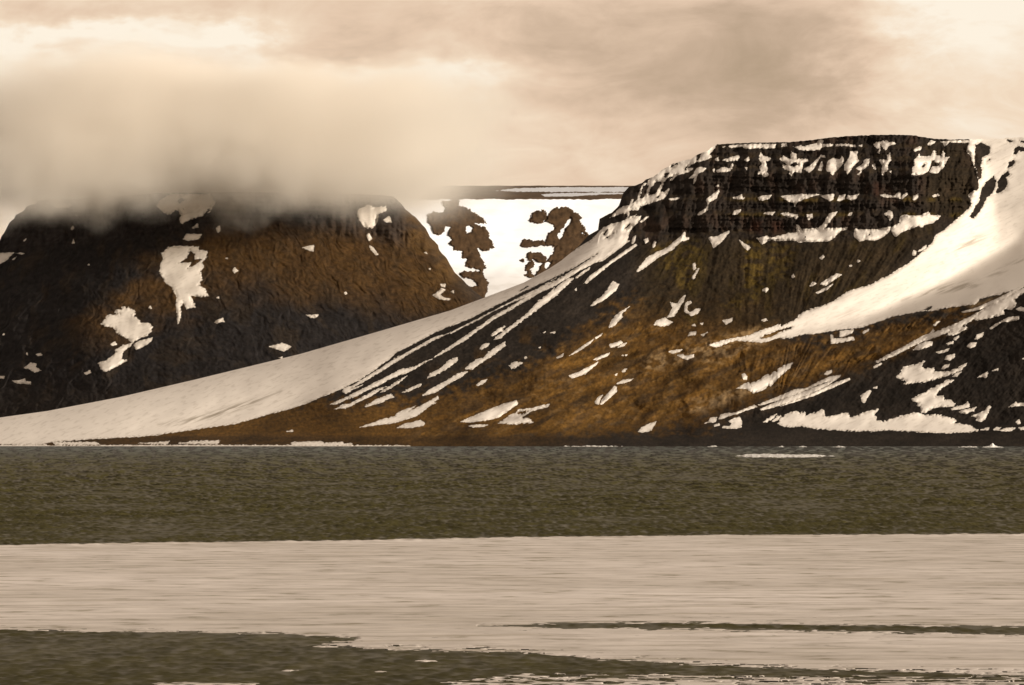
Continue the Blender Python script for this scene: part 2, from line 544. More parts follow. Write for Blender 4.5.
def drape(name, polys, holes, U, V, Yl, mat, thick=2.6, amp=0.8, fr=2.6, along=None, seed=0, grow=0.25, dust=None, dome=0.0, cols=None, extra=None, smooth=None):
    S = layer_field(polys, holes, U, V, amp, fr, along, seed) + grow
    r, c = np.where(S > -1.6)
    if len(r) == 0:
        print('EMPTY', name, polys[0][0])
        return None
    r0, r1, c0, c1 = max(r.min() - 1, 0), r.max() + 2, max(c.min() - 1, 0), c.max() + 2
    s = S[r0:r1, c0:c1]
    h = thick * np.clip(s / 0.9, -1, 1) + dome * (1 - np.exp(-np.clip(s, 0, 60) / 7.0))
    Y = Yl[r0:r1, c0:c1]
    if smooth is not None:
        ws = sstep(0.2, 3.5, s)
        Y = Y * (1 - ws) + smooth[r0:r1, c0:c1] * ws
    Y = Y - h
    if extra is not None:
        Y = Y + extra[r0:r1, c0:c1]
    P = world(U[r0:r1, c0:c1], V[r0:r1, c0:c1], Y)
    ok = s > -1.6
    fm = ok[:-1, :-1] & ok[1:, :-1] & ok[:-1, 1:] & ok[1:, 1:]
    if not fm.any():
        print('EMPTY', name, polys[0][0])
        return None
    at = {}
    if mat is SNOW:
        uu, vv = U[r0:r1, c0:c1], V[r0:r1, c0:c1]
        d_ = np.clip(0.75 * (1 - s / 1.9), 0, 0.75) * sstep(-0.45, 0.35, fbm(uu / 2.6, vv / 1.8, 2, seed + 31))
        d_ = np.maximum(d_, 0.22 * sstep(0.1, 0.8, fbm((uu - 0.45 * vv) / 9, (vv + 0.42 * uu) / 2.2, 3, seed + 33)))
        if dust is not None:
            d_ = np.maximum(d_, dust[r0:r1, c0:c1])
        at['dust'] = d_  # also carries the painted gully shade
    cc = None
    if cols is not None:
        cc = {'rock_colour': cols[r0:r1, c0:c1]}
    return grid_mesh(name, P, mat, fm, attrs=at, cols=cc)


def snowbase(A):
    return blur(blur(A, 2, 'min'), 4)


GC = 'snow lying on the cliff ledges'
GLD = 'snow spots along the middle cliff ledge'
SEED = [200]


ALSO = {   # outlines given together whose pieces lie apart: every further piece has a label of its own
    'little broken snow streak left of the longest tongue': ['faint short snow streak down slope of the little broken one on dark scree'],
    'hairline snow streak under the cliff shoulder, beside the apron': ['short hairline of snow between the apron and the longest tongue'],
    'broken snow line along a scree edge left of the tundra knolls': ['short thin snow dash at the upper end of the broken scree edge line', 'stubby snow dash at the lower end of the broken scree edge line'],
    'pair of stubby snow slabs side by side on tundra': ['thin lower snow slab touching the bigger stubby slab on tundra'],
    'thin winding snow line near the beach, left of the big bottom snowbank': ['small snow blob at the left tip of the thin winding line'],
    'comma shaped snow patch on the dark slope near the beach': ['tiny flat snow dash just left of the comma shaped patch'],
    'wide low snowbank with a toothed top edge just above the beach': ['slanted snow dash at the left end of the toothed snowbank, outer one', 'slanted snow dash at the left end of the toothed snowbank, inner one'],
    'two small stacked snow scraps right of the twisted tongue': ['rounded lower snow scrap right of the foot of the twisted tongue'],
    'tapered snow streak high in the dark spur near the picture edge': ['thin snow tail left of the tapered streak in the dark spur'],
    'bright ragged snow scrap just below the gully snowfield': ['bright block of snow between the ragged scrap and the gully snowfield'],
    'upright snow scrap above the toothed snowbank': ['tiny snow dash above the upright scrap'],
    'bright slanting snow patch alone below the middle of the cliffs': ['small bright snow scrap left of the bright slanting patch'],
    'thin snow rim strip along the cliff top, left of its middle': ['tiny snow dot at the left end of the cliff top strip', 'short snow block on the rim right of the cliff top strip'],
    'snow strip with a raised tip along the cliff top, middle': ['long thin snow dash under the highest part of the cliff top', 'tiny snow dash left of the spilling snow cap on the rim'],
    'flat snow band on the upper ledge at the cliff left end': ['tiny snow dot at the left end of the upper ledge band'],
    'second flat snow band just beneath the upper left ledge band': ['tiny snow dot at the left end of the second ledge band'],
    'two tiny snow scraps one above the other in the upper wall': ['tiny snow scrap below its twin left of the hourglass'],
    'curling thin snow ribbon in the upper wall': ['slim upright snow sliver right of the curling ribbon'],
    'leafy shaped snow patch under the spilling snow cap': ['small narrow snow dash left of the leafy shaped patch'],
    'small snow scraps under the rim over the double patch': ['round snow scrap on the rim right above the double patch'],
    'two adjoining snow spots on the middle ledge under the smallest slanted patch': ['long snow spot with a raised right tip on the middle ledge'],
    'trailing snow band at the right part of the middle ledge': ['slanted snow spot ending the trailing band on the middle ledge'],
    'flat little snow strip under the lacy shoulder slope': ['small slanted snow sliver at the lower end of the cliff shoulder', 'tiny upright snow scrap where the apron meets the cliffs'],
    'small flat snow bar between the veiled patch and the large bright patch': ['tiny snow dash just under the cloud veiled patch'],
    'thin broken snow thread below the bright ragged top patch': ['small snow bead above the thin broken thread'],
    'curved snow scrap low at the right foot of the left mountain': ['tiny snow dot above the curved scrap at the mountain foot'],
}
ALSO_NEW = {'pair of stubby snow slabs side by side on tundra': 'bigger stubby snow slab on tundra above the forked sliver',
            'two small stacked snow scraps right of the twisted tongue': 'upper jagged snow scrap right of the foot of the twisted tongue',
            'two tiny snow scraps one above the other in the upper wall': 'tiny snow scrap above its twin left of the hourglass',
            'two adjoining snow spots on the middle ledge under the smallest slanted patch': 'slanted snow spot on the middle ledge under the smallest slanted patch',
            'small snow scraps under the rim over the double patch': 'flat snow scrap under the rim over the left half of the double patch',
            'thin broken snow thread below the bright ragged top patch': 'thin snow thread running down below the bright ragged top patch'}


def snow(label, *polys, **kw):
    if label in ALSO:
        kw2 = {k: v for k, v in kw.items() if k != 'holes'}
        for lab, P in zip(ALSO[label], polys[1:]):
            snow1(lab, P, **kw2)
        polys = polys[:1]
    return snow1(ALSO_NEW.get(label, label), *polys, **kw)


def snow1(label, *polys, holes=(), amp=0.8, fr=2.6, along=False, where='n', dust=None, thick=0.45, grow=0.2, name='snow_patch', cat='snow patch',
         group=None, kind=None):
    SEED[0] += 13
    if group in (GC, GLD):
        grow = -0.15
    if where == 'n':
        o = drape(name, polys, holes, Un, Vn, Yrock, SNOW, thick, amp, fr, An if along else None, SEED[0], grow, dust, smooth=YsN)
    else:
        o = drape(name, polys, holes, Uf, Vf, Yfr, SNOW, thick * 1.3, amp, fr, None, SEED[0], grow, dust, smooth=YsF)
    if o:
        tag(o, label, None if kind else cat, group, kind)
    return o


YsN = Ylow + snowbase(Yrock - Ylow)

# wind blown dirt on the two big snow slopes, and a painted shade tone
dn = fbm((Un - 0.45 * Vn) / 30, (Vn + 0.42 * Un) / 2.2, 4, 301)
dust_shadeN = np.zeros_like(Un)
for poly, a, w in ((pts('Q', (540, 152), (700, 118), (860, 66), (960, 38), (900, 62), (840, 95), (720, 130), (600, 155)), 0.85, 3.0),
                   (pts('H', (480, 395), (560, 330), (640, 285), (740, 275), (720, 295), (620, 350), (520, 392)), 0.8, 4.0),
                   (pts('H', (360, 680), (480, 650), (650, 625), (760, 570), (1024, 440), (1024, 480), (800, 610), (640, 680)), 0.75, 4.5),
                   (pts('U', (190, 140), (380, 60), (560, 15), (760, -10), (700, 50), (560, 80), (330, 110)), 0.75, 3.5),
                   (pts('T', (360, 250), (480, 200), (640, 195), (520, 240), (400, 270)), 0.3, 3.0)):
    dust_shadeN = np.maximum(dust_shadeN, soft(poly, Un, Vn, w) * a * sstep(-0.55, 0.45, dn))
dust_shadeN = np.maximum(dust_shadeN, 0.16 * soft([(1015, 246), (940, 287), (870, 320), (900, 318), (1000, 298), (1545, 265), (1545, 130), (1040, 150)], Un, Vn, 8))  # shade on the far side of the gully, painted into the snow tone
dust_shadeN = np.maximum(dust_shadeN, 0.10 * sstep(0.1, 0.7, dn) * sstep(700, 760, Un))

snow('long broad snow apron sweeping from the cliff shoulder down to the shore on the left',
     pts('p', (-430, 400), (0, 405), (193, 368), (300, 342), (450, 300), (482, 288), (524, 276), (550, 264), 'K', (130, 478), (310, 362), (340, 350), (400, 290), (430, 260),
         (490, 230), (560, 215), (600, 190), (690, 175), (685, 195), (640, 250), (610, 290), (595, 340), (612, 345), (540, 400), (430, 480), (360, 502),
         (230, 575), (100, 655), (0, 702), 'J', (560, 425), (470, 468), (300, 560), (140, 640), 'I', (1024, 290), (900, 352), (740, 438), (560, 552), (480, 600), (350, 672),
         'L', (430, 170), (310, 232), (290, 215), (300, 190), (150, 250), (0, 313), 'Q', (1024, 88), (800, 150), (640, 172), (500, 192), (330, 200), (180, 211), (150, 219), (-1480, 226)),
     holes=[pts('J', (-60, 690), (0, 655), (150, 585), (300, 523), (430, 457), (560, 392), (640, 350), (760, 296), (900, 228), (1024, 163), 'K', (0, 662), (130, 585), (300, 485), (405, 422), (395, 438), (250, 530), (100, 620), (0, 680),
                'J', (1024, 182), (900, 252), (760, 320), (640, 378), (560, 418), (470, 462), (300, 552), (120, 640)),
            pts('I', (300, 668), (430, 600), (530, 530), (600, 480), (660, 424), (740, 385), (840, 332), (900, 300), (1024, 243), 'I', (1024, 262), (900, 330), (740, 420), (640, 470), (540, 540), (460, 590), (370, 650)),
            pts('K', (425, 305), (460, 265), (470, 268), (440, 312)), pts('K', (445, 330), (505, 285), (510, 292), (460, 330)),
            pts('K', (570, 265), (610, 230), (620, 235), (585, 268)), pts('J', (605, 348), (665, 312), (672, 318), (620, 350))],
     along=True, amp=0.55, fr=3.0, dust=dust_shadeN, name='snow_slope', cat='snow slope')
GST = 'parallel snow streaks on the left flank of the mountain'
snow('upper long thin snow streak parallel to the apron edge on dark scree',
     pts('L', (205, 303), (300, 262), (420, 200), (560, 130), (690, 62), (745, 55), (900, -8), 'J', (130, 728), (215, 672), (330, 592), (430, 522), (560, 447), (680, 378), (770, 330),
         (775, 338), (690, 395), (560, 468), (430, 545), (340, 610), (240, 683), 'I', (1024, 405), (860, 492), (740, 560), (600, 615), 'L', (520, 180), (380, 245), (250, 300)), along=True, amp=0.6, group=GST)
snow('ragged twin ended snow streak just below the longest thin streak', pts('L', (225, 338), (300, 305), (340, 300), (420, 258), (500, 212), (590, 178), (560, 200), (490, 245), (400, 290), (310, 330)), along=True, group=GST)
snow('short slender snow streak at mid height of the dark left scree', pts('L', (550, 222), (600, 185), (640, 160), (730, 108), (715, 125), (640, 180), (570, 222)), along=True, group=GST)
snow('oblong snow patch where dark scree meets brown tundra, left end', pts('L', (440, 315), (520, 268), (620, 232), (640, 250), (560, 290), (450, 320)), group=GST)
snow('forked snow tongue low on the brown slope, wide end uphill', pts('L', (405, 460), (560, 405), (650, 385), (665, 358), (790, 312), (745, 350), (820, 315), (940, 248), (948, 265), (905, 290), (935, 290), (890, 310), (800, 380), (640, 432), (560, 440)), amp=0.5)
snow('small snow wedge just below the forked tongue', pts('L', (660, 464), (720, 435), (820, 410), (848, 425), (848, 447), (780, 462)), amp=0.5)
snow('short pointed snow streak left of the two lobed streak', pts('M', (-20, 332), (0, 295), (60, 268), (95, 242), (130, 205), (190, 183), (188, 212), (120, 262), (40, 307)), amp=0.6, group=GST)
snow('two lobed snow streak pinched at its middle on dark scree', pts('M', (240, 268), (260, 240), (320, 198), (365, 193), (400, 150), (480, 98), (512, 78), (516, 105), (440, 167), (360, 217), (290, 268)), amp=0.6, group=GST)
snow('very thin long snow streak at the lower edge of the dark scree', pts('M', (-50, 447), (0, 402), (40, 383), (120, 342), (190, 297), (268, 278), (200, 328), (110, 378), (40, 424)), along=True, amp=0.5, group=GST)
snow('longest single snow tongue in the dark scree under the apron', pts('J', (430, 683), (520, 608), (610, 543), (670, 495), (730, 425), (800, 375), (850, 325), 'K', (95, 683), (130, 650), (190, 603), (230, 600), (200, 640), 'J', (980, 262), (930, 312), (870, 372), (790, 432), (710, 492), (640, 545), (560, 603), (480, 672)), amp=0.7, group=GST)
snow('little broken snow streak left of the longest tongue', pts('J', (415, 648), (470, 602), (512, 588), (490, 622), (430, 654)), pts('M', (338, 132), (350, 108), (400, 83), (402, 100), (360, 133)), amp=0.8, group=GST)
snow('faint hairline of snow above the forked tongue', pts('L', (695, 224), (730, 203), (832, 156), (822, 177), (740, 217)), amp=0.5, group=GST)
snow('hairline snow streak under the cliff shoulder, beside the apron', pts('K', (298, 637), (350, 578), (450, 508), (560, 428), (650, 368), (662, 377), (600, 424), (480, 508), (390, 578), (320, 637)), pts('K', (238, 602), (290, 558), (342, 528), (330, 547), (260, 597)), along=True, amp=0.5, group=GST)
snow('smooth spindle shaped snow patch low on brown tundra, the largest there', pts('M', (205, 627), (280, 595), (400, 543), (490, 508), (590, 480), (602, 502), (540, 547), (470, 597), (380, 617), (280, 630)), amp=0.4)
snow('ragged branching snow patch right of the smooth spindle', pts('M', (465, 637), (520, 603), (545, 578), (590, 568), (630, 580), (690, 543), (590, 560), (600, 543), (660, 538), (690, 533), (815, 506), (812, 522), (700, 552), (650, 582), (630, 605), (680, 600), (702, 634), (640, 637), (560, 642)), amp=0.7)
snow('thin sliver of snow below the smooth spindle near the shore', pts('M', (260, 656), (320, 644), (397, 648), (370, 660), (300, 664)), amp=0.3)
snow('small ragged snow scrap on the edge of scree above a dark hollow', pts('M', (540, 242), (580, 213), (632, 225), (590, 252), (560, 264)))
snow('tiny slanted snow sliver at the mouth of the dark hollow', pts('M', (315, 377), (340, 353), (392, 333), (370, 362), (330, 382)), amp=0.4)
snow('broken snow line along a scree edge left of the tundra knolls', pts('N', (62, 450), (130, 398), (232, 333), (200, 372), (110, 428)), pts('N', (238, 327), (292, 293), (280, 312), (245, 334)), pts('M', (863, 187), (912, 160), (907, 182), (870, 194)), amp=0.3)
snow('long bright snow sliver with a forked lower end among knolls', pts('N', (58, 582), (110, 568), (190, 528), (262, 488), (252, 507), (170, 573), (80, 604)), amp=0.4)
snow('short snow sliver directly above the forked bright sliver', pts('N', (228, 474), (270, 453), (342, 428), (322, 452), (250, 480)), amp=0.4)
snow('pair of stubby snow slabs side by side on tundra', pts('N', (338, 370), (420, 346), (428, 362), (370, 390), (343, 394)), pts('N', (388, 394), (430, 366), (458, 360), (430, 387)), amp=0.4)
snow('tapering snow tongue on dark scree right of the long streaks', pts('N', (208, 112), (238, 75), (290, 40), (330, -15), (362, -62), (403, -41), (380, 5), (310, 62), (240, 102)), amp=0.6)
snow('thin forked snow sliver below the tapering tongue', pts('N', (333, 260), (348, 213), (385, 168), (477, 110), (422, 162), (427, 182), (375, 243)), amp=0.5)
snow('rounded snow pad at the foot of a narrow gully', pts('N', (643, 237), (660, 208), (720, 188), (737, 205), (772, 220), (740, 242), (690, 247)), amp=0.4)
snow('crooked snow strip in a narrow gully over the rounded pad', pts('N', (733, 187), (753, 150), (768, 120), (753, 83), (785, 93), (808, 83), (830, 58), (857, 33), (842, 80), (800, 147), (775, 183)), amp=0.5)
snow('hook shaped snow patch right of the narrow gully', pts('N', (848, 147), (858, 85), (895, 73), (898, 90), (872, 102), (868, 138), (885, 153), (930, 128), (962, 128), (937, 162), (900, 178)), amp=0.4)
snow('thin bright snow sliver on pale rubble left of the gully fan', pts('N', (738, 420), (800, 408), (847, 403), (800, 427), (770, 434)), amp=0.3)
snow('bow tie shaped bright snow patch on pale rubble', pts('N', (797, 445), (840, 438), (850, 453), (917, 438), (912, 457), (870, 477), (840, 467)), amp=0.3)
snow('smooth snow bar slanting between two knolls, beside a round scrap', pts('O', (273, 302), (290, 268), (330, 223), (370, 178), (387, 183), (387, 217), (340, 258), (290, 302)), amp=0.3)
snow('round snow scrap touching the lower side of the slanting bar', pts('O', (238, 287), (258, 253), (292, 238), (272, 277), (267, 302), (245, 302)), amp=0.3)
snow('thin snow sliver above the slanting bar on a knoll crest', pts('O', (383, 162), (430, 136), (502, 126), (480, 142), (420, 162)), amp=0.3)
snow('isolated ragged snow patch just above the dark beach', pts('O', (533, 492), (560, 458), (600, 438), (657, 420), (642, 452), (625, 477), (575, 494)), amp=0.5)
# ---- right part of the slopes
snow('great snowfield filling the gully at the right edge of the cliffs',
     pts('D', (595, 97), (600, 40), (1600, -90), (5200, -160), 'p', (1545, 175), 'U', (1024, 45), (860, 95), (730, 125), (690, 165), (560, 182), (480, 190), (390, 212), (330, 210), (120, 250), (0, 295),
         'T', (560, 322), (400, 340), (250, 365), (130, 375), (80, 396), (0, 402), 'R', (690, 464), (620, 460), (500, 496), (395, 487), (300, 482), (180, 527), (125, 512), (200, 488), (330, 458), (380, 453), (500, 408), (620, 368),
         'T', (0, 322), (120, 262), (130, 235), (200, 203), (300, 174), (380, 138), (450, 83), (540, 53), (620, 33), (680, -2), 'G', (640, 618), (700, 598),
         'H', (0, 568), (130, 488), (250, 388), (300, 338), (330, 278), (390, 238), (450, 188), (510, 140), (610, 50), 'D', (615, 590), (590, 505), (640, 478), (668, 470), (668, 400), (650, 300), (632, 287), (625, 260), (600, 195), (570, 165)),
     holes=[pts('R', (470, 462), (540, 433), (620, 403), (700, 383), (692, 402), (610, 427), (560, 457), (490, 472)),
            pts('D', (640, 112), (690, 98), (757, 125), (757, 185), (720, 205), (700, 215), (695, 250), (685, 280), (697, 330), (692, 370), (668, 402), (648, 300), (632, 287), (637, 200)),
            pts('D', (672, 548), (688, 470), (720, 418), (787, 357), (808, 400), (803, 452), (760, 517), (710, 553)),
            pts('D', (798, 498), (820, 450), (815, 408), (850, 358), (900, 317), (923, 352), (887, 372), (898, 432), (880, 463), (840, 493)),
            pts('D', (893, 303), (903, 253), (945, 232), (963, 250), (932, 288)), pts('D', (942, 193), (948, 150), (975, 122), (1040, 138), (1040, 172), (990, 167), (960, 193)),
            pts('p', (969.5, 217), (974, 218.5), (979.5, 212), (984.5, 204), (986.5, 198.5), (980, 199.5), (974.5, 208)),
            pts('D', (878, 67), (942, 83), (937, 100), (905, 94)), pts('D', (983, 78), (1060, 88), (1060, 102), (1000, 97)),
            pts('D', (728, 240), (762, 223), (757, 242), (733, 252)), pts('U', (330, 205), (370, 182), (400, 180), (380, 205))],
     amp=0.7, fr=3.0, dust=dust_shadeN, name='snow_slope', cat='snow slope')
snow('pointed snow tongue hanging into the shaded hollow on the right slope', pts('S', (318, 262), (400, 218), (410, 230), (460, 213), (530, 163), (545, 175), (580, 143), (595, 153), (600, 128), (640, 108), (708, 83), (682, 122), (600, 193), (550, 247), (535, 242), (500, 273), (430, 293), (395, 267)), amp=0.6)
snow('small upright snow scrap above the pointed tongue', pts('S', (353, 165), (370, 158), (392, 180), (387, 202), (365, 202)), amp=0.4)
snow('thin winding snow line near the beach, left of the big bottom snowbank', pts('S', (193, 472), (213, 438), (260, 430), (300, 430), (370, 403), (440, 376), (462, 390), (380, 412), (330, 432), (260, 452), (230, 467)), pts('S', (93, 502), (130, 486), (140, 460), (182, 460), (177, 492), (140, 494)), amp=0.4)
snow('comma shaped snow patch on the dark slope near the beach', pts('S', (262, 487), (300, 466), (340, 458), (353, 480), (353, 527), (300, 537), (218, 532), (225, 518), (270, 520), (290, 500)), pts('S', (163, 512), (197, 501), (202, 515), (170, 522)), amp=0.4)
GL = 'parallel snow lines above the bottom snowbank'
snow('uppermost of the parallel snow lines above the bottom snowbank', pts('S', (463, 374), (600, 318), (720, 268), (780, 266), (900, 206), (960, 180), (1035, 170), (995, 207), (930, 217), (850, 247), (760, 287), (640, 332), (480, 378)), amp=0.35, group=GL)
snow('broad middle one of the parallel snow lines above the bottom snowbank', pts('S', (478, 404), (600, 350), (740, 298), (840, 258), (950, 218), (995, 202), (932, 247), (800, 307), (690, 352), (560, 395), (485, 411)), amp=0.35, group=GL)
snow('lowest thin one of the parallel snow lines above the bottom snowbank', pts('V', (65, 318), (200, 263), (330, 211), (450, 152), (542, 122), (548, 135), (440, 183), (300, 243), (180, 283)), amp=0.3, group=GL)
snow('small rounded snow scrap above the tip of the parallel lines', pts('V', (368, 97), (390, 76), (422, 68), (423, 85), (390, 103)), amp=0.3)
snow('wide low snowbank with a toothed top edge just above the beach',
     pts('V', (53, 432), (70, 398), (120, 368), (180, 348), (210, 365), (235, 353), (245, 378), (330, 353), (350, 336), (375, 350), (370, 380), (390, 388), (500, 363), (535, 363), (545, 395), (590, 380), (620, 368), (690, 343), (737, 337), (715, 370), (730, 410), (770, 420), (830, 403), (910, 378), (970, 366),
         'W', (265, 430), (310, 430), (350, 445), (430, 440), (550, 470), (560, 485), (545, 500), (600, 505), (660, 515), (690, 540), (722, 548), (640, 562), (480, 568), (360, 562), (250, 554), (80, 547), 'V', (700, 487), (540, 484), (390, 474), (300, 467), (230, 452), (150, 457), (90, 454)),
     pts('S', (498, 492), (540, 460), (592, 438), (562, 472), (510, 497)), pts('S', (558, 492), (600, 448), (627, 450), (592, 482)), amp=0.9, name='snowbank', cat='snowbank')
snow('twisted snow tongue running down toward the right end of the snowbank', pts('W', (256, 335), (300, 313), (400, 260), (470, 223), (510, 201), (547, 207), (482, 247), (432, 287), (422, 315), (475, 313), (477, 340), (520, 338), (552, 365), (540, 387), (460, 387), (400, 397), (350, 428), (323, 427), (318, 387), (293, 375), (303, 355), (265, 352)), amp=0.8)
snow('two small stacked snow scraps right of the twisted tongue', pts('W', (523, 397), (610, 373), (640, 353), (657, 387), (600, 402), (530, 410)), pts('W', (578, 422), (620, 403), (650, 403), (697, 390), (682, 412), (640, 432), (590, 432)), amp=0.6)
snow('tall jagged snow scrap right of the stacked pair', pts('W', (663, 452), (710, 433), (755, 413), (790, 376), (797, 390), (777, 432), (762, 467), (735, 490), (698, 482), (708, 460)), amp=0.5)
snow('broad fan shaped snow patch with a toothed top in the dark spur', pts('W', (148, 187), (183, 155), (198, 118), (250, 103), (290, 98), (347, 75), (322, 120), (360, 128), (417, 123), (407, 153), (440, 148), (520, 143), (612, 112), (602, 132), (540, 162), (440, 193), (340, 218), (260, 228), (203, 232), (223, 215)), amp=0.9)
snow('long snow line along the crest of the dark spur by the picture edge', pts('U', (8, 557), (120, 498), (260, 423), (350, 373), (400, 363), (500, 323), (600, 278), (690, 233), (780, 178), (900, 118), (1080, 20), (1080, 45), (960, 132), (972, 160), (942, 202), (880, 197), (892, 232), (820, 252), (715, 273), (680, 267), (640, 292), (600, 317), (642, 325), (562, 372), (500, 378), (520, 350), (400, 397), (300, 433), (160, 508), (20, 565)), amp=0.7)
snow('hairline snow streak above the spur crest line', pts('U', (598, 217), (700, 188), (860, 118), (1060, 10), (1060, 25), (870, 142), (720, 202), (610, 224)), amp=0.25)
snow('small snow wedge below the left part of the spur crest line', pts('U', (268, 477), (300, 443), (350, 423), (402, 418), (392, 447), (310, 477)), amp=0.5)
snow('oval snow scrap in the middle of the dark spur', pts('W', (483, 62), (498, 38), (552, 26), (552, 47), (520, 72)), amp=0.4)
snow('flat little snow scrap above the oval one', pts('W', (423, 14), (470, 3), (517, -12), (502, 10), (440, 24)), amp=0.4)
snow('leaf shaped snow scrap right of the oval one', pts('U', (633, 452), (660, 428), (702, 426), (692, 452), (660, 467)), amp=0.4)
snow('slanted snow scrap above the leaf shaped one', pts('U', (688, 402), (703, 373), (747, 358), (747, 377), (705, 407)), amp=0.4)
snow('tapered snow streak high in the dark spur near the picture edge', pts('U', (868, 282), (920, 253), (993, 248), (988, 270), (930, 282), (880, 287)), pts('U', (788, 330), (840, 293), (872, 288), (800, 337)), amp=0.4)
snow('bright ragged snow scrap just below the gully snowfield', pts('T', (348, 373), (365, 380), (360, 400), (400, 400), (500, 388), (507, 407), (420, 427), (348, 434)), pts('T', (408, 348), (502, 338), (492, 362), (430, 387), (408, 387)), amp=0.5)
snow('upright snow scrap above the toothed snowbank', pts('V', (618, 242), (650, 223), (680, 203), (692, 215), (662, 262), (650, 292), (628, 287)), pts('V', (693, 190), (732, 180), (727, 197)), amp=0.4)
snow('bright slanting snow patch alone below the middle of the cliffs', pts('G', (158, 662), (220, 618), (290, 578), (332, 588), (302, 607), (250, 643), (208, 673)), pts('G', (78, 677), (100, 643), (132, 655), (100, 678)), amp=0.4)
snow('hairline snow sliver below the bright slanting patch', pts('T', (243, 87), (320, 48), (367, 23), (322, 67), (260, 92)), amp=0.25)
# ---- the cliffs
snow('lacy snow slope on the left shoulder of the cliffs',
     pts('A', (935, 90), (905, 140), (880, 170), (868, 190), (882, 215), (840, 240), (770, 250), (720, 275), (742, 305), (700, 330), (640, 352), (605, 360), (570, 402), (548, 397), (585, 362), (530, 377), (510, 410), (480, 470),
         (500, 490), (550, 450), (547, 472), (515, 537), (430, 567), (320, 602), (300, 637), (240, 632), (225, 690), (205, 690), 'K', (660, 165), (640, 190), (600, 200), (590, 160), (540, 165), (490, 190), (485, 168),
         'A', (80, 690), (110, 650), (180, 600), (235, 590), (245, 545), (265, 540), (257, 580), (290, 545), (320, 455), (340, 425), (330, 415), (330, 370), (440, 340), (560, 240), (740, 190), (860, 120)),
     holes=[pts('A', (763, 235), (768, 195), (795, 183), (788, 220)), pts('A', (503, 372), (518, 333), (548, 340), (522, 373)), pts('A', (553, 295), (575, 265), (578, 287)),
            pts('A', (333, 425), (348, 395), (397, 378), (372, 408)), pts('A', (663, 303), (687, 288), (677, 315)), pts('A', (693, 303), (718, 273), (763, 273), (722, 298)), pts('A', (590, 275), (602, 250), (615, 268)),
            pts('A', (312, 540), (335, 450), (370, 425), (385, 440), (360, 500), (345, 530)), pts('A', (385, 515), (392, 470), (440, 408), (490, 405), (470, 455), (430, 500)), pts('A', (440, 540), (465, 513), (473, 525)),
            pts('A', (480, 485), (505, 440), (540, 395), (560, 410), (545, 455), (505, 485))], amp=0.7, fr=2.4, group=GC)
snow('thin snow rim strip along the cliff top, left of its middle', pts('B', (225, 118), (330, 112), (420, 106), (602, 108), (592, 142), (530, 150), (460, 142), (360, 150), (330, 132), (230, 140)), pts('B', (170, 135), (190, 120), (205, 130), (190, 140)), pts('B', (638, 103), (682, 98), (692, 127), (638, 137)), amp=0.6, group=GC)
snow('snow strip with a raised tip along the cliff top, middle', pts('B', (733, 132), (800, 118), 'C', (20, 128), (130, 103), (150, 78), (187, 73), (182, 105), (262, 108), (267, 127), (180, 132), (160, 157), (60, 162), (0, 157)), pts('C', (283, 110), (380, 106), (447, 122), (442, 137), (360, 127), (283, 127)), pts('C', (463, 116), (492, 113), (492, 132), (466, 132)), amp=0.6, group=GC)
snow('flat snow band on the upper ledge at the cliff left end', pts('B', (113, 220), (145, 213), (152, 245), (130, 247)), pts('B', (163, 237), (240, 213), (300, 193), (317, 210), (302, 242), (200, 247)), amp=0.6, group=GC)
snow('second flat snow band just beneath the upper left ledge band', pts('B', (93, 310), (115, 303), (122, 337), (105, 334)), pts('B', (128, 317), (180, 288), (235, 298), (253, 260), (267, 270), (242, 327), (170, 332), (135, 337)), amp=0.6, group=GC)
snow('two tiny snow scraps one above the other in the upper wall', pts('B', (348, 237), (385, 203), (392, 237), (370, 252)), pts('B', (348, 290), (380, 293), (372, 322)), amp=0.4, group=GC)
snow('hourglass shaped snow patch in an upper cliff gully', pts('B', (463, 227), (480, 163), (500, 198), (562, 220), (552, 242), (522, 247), (537, 300), (527, 330), (547, 352), (510, 374), (488, 352), (458, 352), (458, 325), (478, 320), (463, 290), (488, 265)), amp=0.5, group=GC)
snow('large ragged snow patch in the upper wall right of the hourglass', pts('B', (623, 230), (660, 198), (690, 218), (718, 225), (713, 190), (718, 163), (762, 185), (767, 228), (852, 223), (852, 247), (812, 262), (802, 342), (750, 327), (720, 362), (698, 342), (718, 330), (663, 307), (648, 275), (683, 270)), holes=[pts('B', (715, 262), (760, 255), (775, 270), (740, 285), (718, 280))], amp=0.6, group=GC)
snow('curling thin snow ribbon in the upper wall', pts('B', (813, 307), (860, 283), (900, 248), (950, 193), (988, 198), (988, 217), (950, 217), (900, 302), (865, 337)), pts('B', (928, 312), (960, 238), (973, 280), (957, 327)), amp=0.4, group=GC)
snow('small snow scrap with a hooked top beside the curling ribbon', pts('C', (-10, 332), (0, 238), (62, 228), (67, 245), (30, 257), (20, 302)), amp=0.4, group=GC)
snow('broad slanted snow patch in the upper wall, widest of three', pts('C', (208, 327), (203, 300), (223, 238), (260, 218), (320, 228), (330, 193), (352, 235), (342, 267), (280, 332), (255, 362), (240, 332)), amp=0.5, group=GC)
snow('tall slanted snow patch in the upper wall, middle of three', pts('C', (348, 312), (348, 268), (390, 208), (395, 163), (457, 163), (452, 215), (467, 240), (410, 302), (375, 357), (363, 322)), amp=0.5, group=GC)
snow('jagged slanted snow patch in the upper wall, smallest of three', pts('C', (438, 302), (490, 268), (510, 228), (552, 223), (542, 277), (490, 322), (470, 357), (448, 352), (475, 325)), amp=0.5, group=GC)
